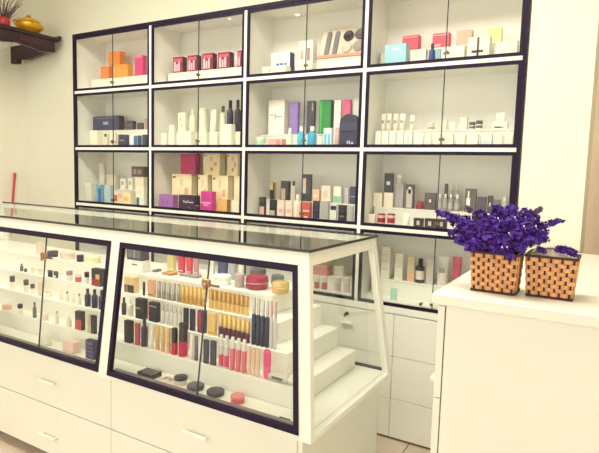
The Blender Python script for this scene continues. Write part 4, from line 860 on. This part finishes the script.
# sprig drooping over the right basket
tz = ZR+bB[3]
sp = thing('statice_sprig', 'single purple statice sprig lying across the right woven basket', 'flowers', (bB[1], bB[2], tz)); O2 = Vector(sp.location)
sprig(sp, Vector((bB[1]-.03, bB[2]-.02, tz+.012))-O2, aty(576, 254, bB[2]-.05)-O2, .0095, 110, M_PET, .014, .5)
sprig(sp, Vector((bB[1]-.05, bB[2]-.03, tz+.010))-O2, aty(545, 252, bB[2]-.055)-O2, .006, 35, M_PET, .01, .5)
# ------------------------------------------------------------------ altar shelf on the left wall
XSH = -.50; YE = .20
zt0 = atx(0, 27, XSH).z
ZSH = 2.345
sh = thing('altar_shelf', 'dark carved wooden altar shelf on the left wall', 'shelf', (XL, -.2, ZSH-.11))
def shp(o): o.parent = sh; o.location = -sh.location; return o
shp(box('top_board', (XSH-.20, -1.0, ZSH-.028), (XSH+.025, YE, ZSH), M_WOOD, None, .003))
def profile_y(name, prof, x0, x1, m):   # prof in (y,z)
    bm = bmesh.new(); a = [bm.verts.new((x0, y, z)) for y, z in prof]; b = [bm.verts.new((x1, y, z)) for y, z in prof]
    bm.faces.new(a); bm.faces.new(b[::-1]); n = len(prof)
    for i in range(n): bm.faces.new((a[i], b[i], b[(i+1) % n], a[(i+1) % n]))
    bmesh.ops.recalc_face_normals(bm, faces=bm.faces[:]); return shp(link(name, bm, m))
low = [(-1.0+1.2*i/36, ZSH-.10-.018*abs(math.sin(i*math.pi/9))-(.012 if i > 31 else 0)) for i in range(37)]
profile_y('fascia', [(-1.0, ZSH-.028), *low, (YE, ZSH-.028)], XSH-.02, XSH+.012, M_WOOD)
for q in range(4): profile_y('carving', [(-.93+.28*q, ZSH-.045), (-.93+.28*q, ZSH-.08), (-.86+.28*q, ZSH-.092), (-.79+.28*q, ZSH-.08), (-.73+.28*q, ZSH-.05), (-.80+.28*q, ZSH-.04), (-.86+.28*q, ZSH-.055)], XSH+.0122, XSH+.019, mat((66, 30, 44), .4, var=.3, scale=40))
profile_y('end_scroll', [(YE-.02, ZSH+.0005), (YE+.01, ZSH+.0005), (YE+.04, ZSH+.022), (YE+.055, ZSH+.014), (YE+.05, ZSH-.012), (YE+.02, ZSH-.032), (YE+.001, ZSH-.03), (YE+.001, ZSH-.002)], XSH-.25, XSH+.02, M_WOOD)
def profile_x(name, prof, y0, y1, m):
    bm = bmesh.new(); a = [bm.verts.new((x, y0, z)) for x, z in prof]; b = [bm.verts.new((x, y1, z)) for x, z in prof]
    bm.faces.new(a); bm.faces.new(b[::-1]); n = len(prof)
    for i in range(n): bm.faces.new((a[i], b[i], b[(i+1) % n], a[(i+1) % n]))
    bmesh.ops.recalc_face_normals(bm, faces=bm.faces[:]); return shp(link(name, bm, m))
pw = atx(14, 60, XL)
for yb in (YE-.035, -.80):
    profile_x('bracket', [(XL, ZSH-.028), (XL, ZSH-.165), (XL+.09, ZSH-.17), (XL+.10, ZSH-.135), (XL+.22, ZSH-.15), (XL+.33, ZSH-.135), (XSH-.06, ZSH-.105), (XSH-.03, ZSH-.10), (XSH-.03, ZSH-.028)], yb, yb+.034, M_WOOD)
# things on the altar shelf
def shelf_at(u, v): p = atx(u, v, XSH-.10); return p
p = shelf_at(29, 30); pc = Vector((XSH-.10, p.y, ZSH+.0005)); r = (atx(43, 26, XSH-.1).y-atx(14, 26, XSH-.1).y)/2*.80
cz = solveZ(pc.x, pc.y, 15)-pc.z
t = thing('incense_burner', 'golden lidded incense burner on the altar shelf', 'incense burner', pc)
MG_ = mat((226, 170, 40), .3, .35, var=.15, scale=30)
lathe('bowl', [(0, 0), (r*.62, 0), (r*.66, cz*.06), (r*.6, cz*.1), (r*.85, cz*.22), (r, cz*.40), (r*.97, cz*.55), (r*.85, cz*.60), (0, cz*.60)], MG_, t, 28)
lathe('lid', [(0, cz*.60), (r*.9, cz*.605), (r*.86, cz*.68), (r*.6, cz*.78), (r*.22, cz*.84), (r*.12, cz*.88), (0, cz*.88)], mat((236, 190, 60), .3, .35, var=.1, scale=30), t, 28)
lathe('knob', [(0, cz*.87), (r*.14, cz*.88), (r*.2, cz*.93), (r*.12, cz*.99), (0, cz)], MG_, t, 16)
for s in (-1, 1):
    tube('handle', [(s*r*.1, s*r*.97, cz*.35), (s*r*.1, s*r*1.18, cz*.42), (s*r*.1, s*r*1.16, cz*.58), (s*r*.1, s*r*.9, cz*.56)], r*.06, MG_, t)
bm = bmesh.new()
for k in range(3):
    an = k*2.1+.3; addlathe(bm, [(0, -.001), (r*.09, -.001), (r*.09, cz*.0+.004), (0, .006)], 10, (r*.9*math.cos(an), r*.9*math.sin(an), cz*.42))
link('medallion', bm, mat((190, 80, 40), .4), t)
p = shelf_at(5, 26); pc = Vector((XSH-.10, p.y-.01, ZSH+.0005)); rr = .045
t = thing('offering_cup', 'red offering cup of dried twigs on the altar shelf', 'cup', pc)
lathe('cup', [(0, 0), (rr*.6, 0), (rr*.95, rr*.5), (rr, rr*1.1), (rr*.85, rr*1.7), (rr*.78, rr*1.7), (rr*.7, rr*.6), (0, rr*.5)], mat((200, 48, 50), .35), t, 20)
for k in range(48):
    a = random.random()*6.28; l = random.uniform(.12, .26); rr2 = random.uniform(.03, .15)
    P0 = Vector((.01*math.cos(a), .01*math.sin(a), .03)); P1 = Vector((rr2*.5*math.cos(a), rr2*.5*math.sin(a), l*.6)); P2 = Vector((rr2*math.cos(a+.3), rr2*math.sin(a+.3), l))
    tw = tube('twig', [P0, P1, P2], [.0026, .0022, .001], mat((104, 84, 84), .8, var=.2), t, 5)
w0 = atx(0, 52, XSH-.15); w1 = atx(12, 44.5, XSH-.15)
wr = tube('cable', [w0+Vector((0, -.25, -.06)), w0, (w0+w1)/2+Vector((0, .01, -.006)), w1, Vector((XSH-.15, w1.y+.01, ZSH-.03))], .005, mat((236, 228, 212), .5)); tag(wr, 'thin white cable looping under the dark altar shelf', 'cable')
# ------------------------------------------------------------------ broom and mop behind the counter
def stick(u0, v0, u1, v1, col, label, name, head, ytop=.262):
    a = atx(u0, v0, XL+.014); b = atx(u1, v1, XL+.04); d = (b-a); s = (a.z-.14)/(a.z-b.z); e = a+d*s
    t = thing(name, label, 'broom' if name == 'broom' else 'mop', (e.x, e.y, 0)); o = Vector(t.location)
    tube('handle', [a-o, (a+b)/2-o, b-o, e-o], .0095, mat(col, .35), t, 12)
    lathe('cap', [(0, 0), (.0105, 0), (.0105, .03), (.006, .036), (0, .036)], mat(col, .3), t, 12, c=tuple(a-o-Vector((0, 0, .022))))
    hexobj('head', [(-.11, -.02, .001), (.11, -.02, .001), (.11, .02, .001), (-.11, .02, .001), (-.05, -.015, .16), (.05, -.015, .16), (.05, .015, .16), (-.05, .015, .16)], mat(head, .8, var=.3, scale=60), t)
stick(14.8, 174.5, 12.6, 203, (205, 50, 72), 'red broom handle leaning behind the glass counter', 'broom', (180, 60, 70))
stick(-6, 214, 3, 240, (70, 120, 84), 'green mop handle behind the left counter window', 'mop', (220, 214, 200))
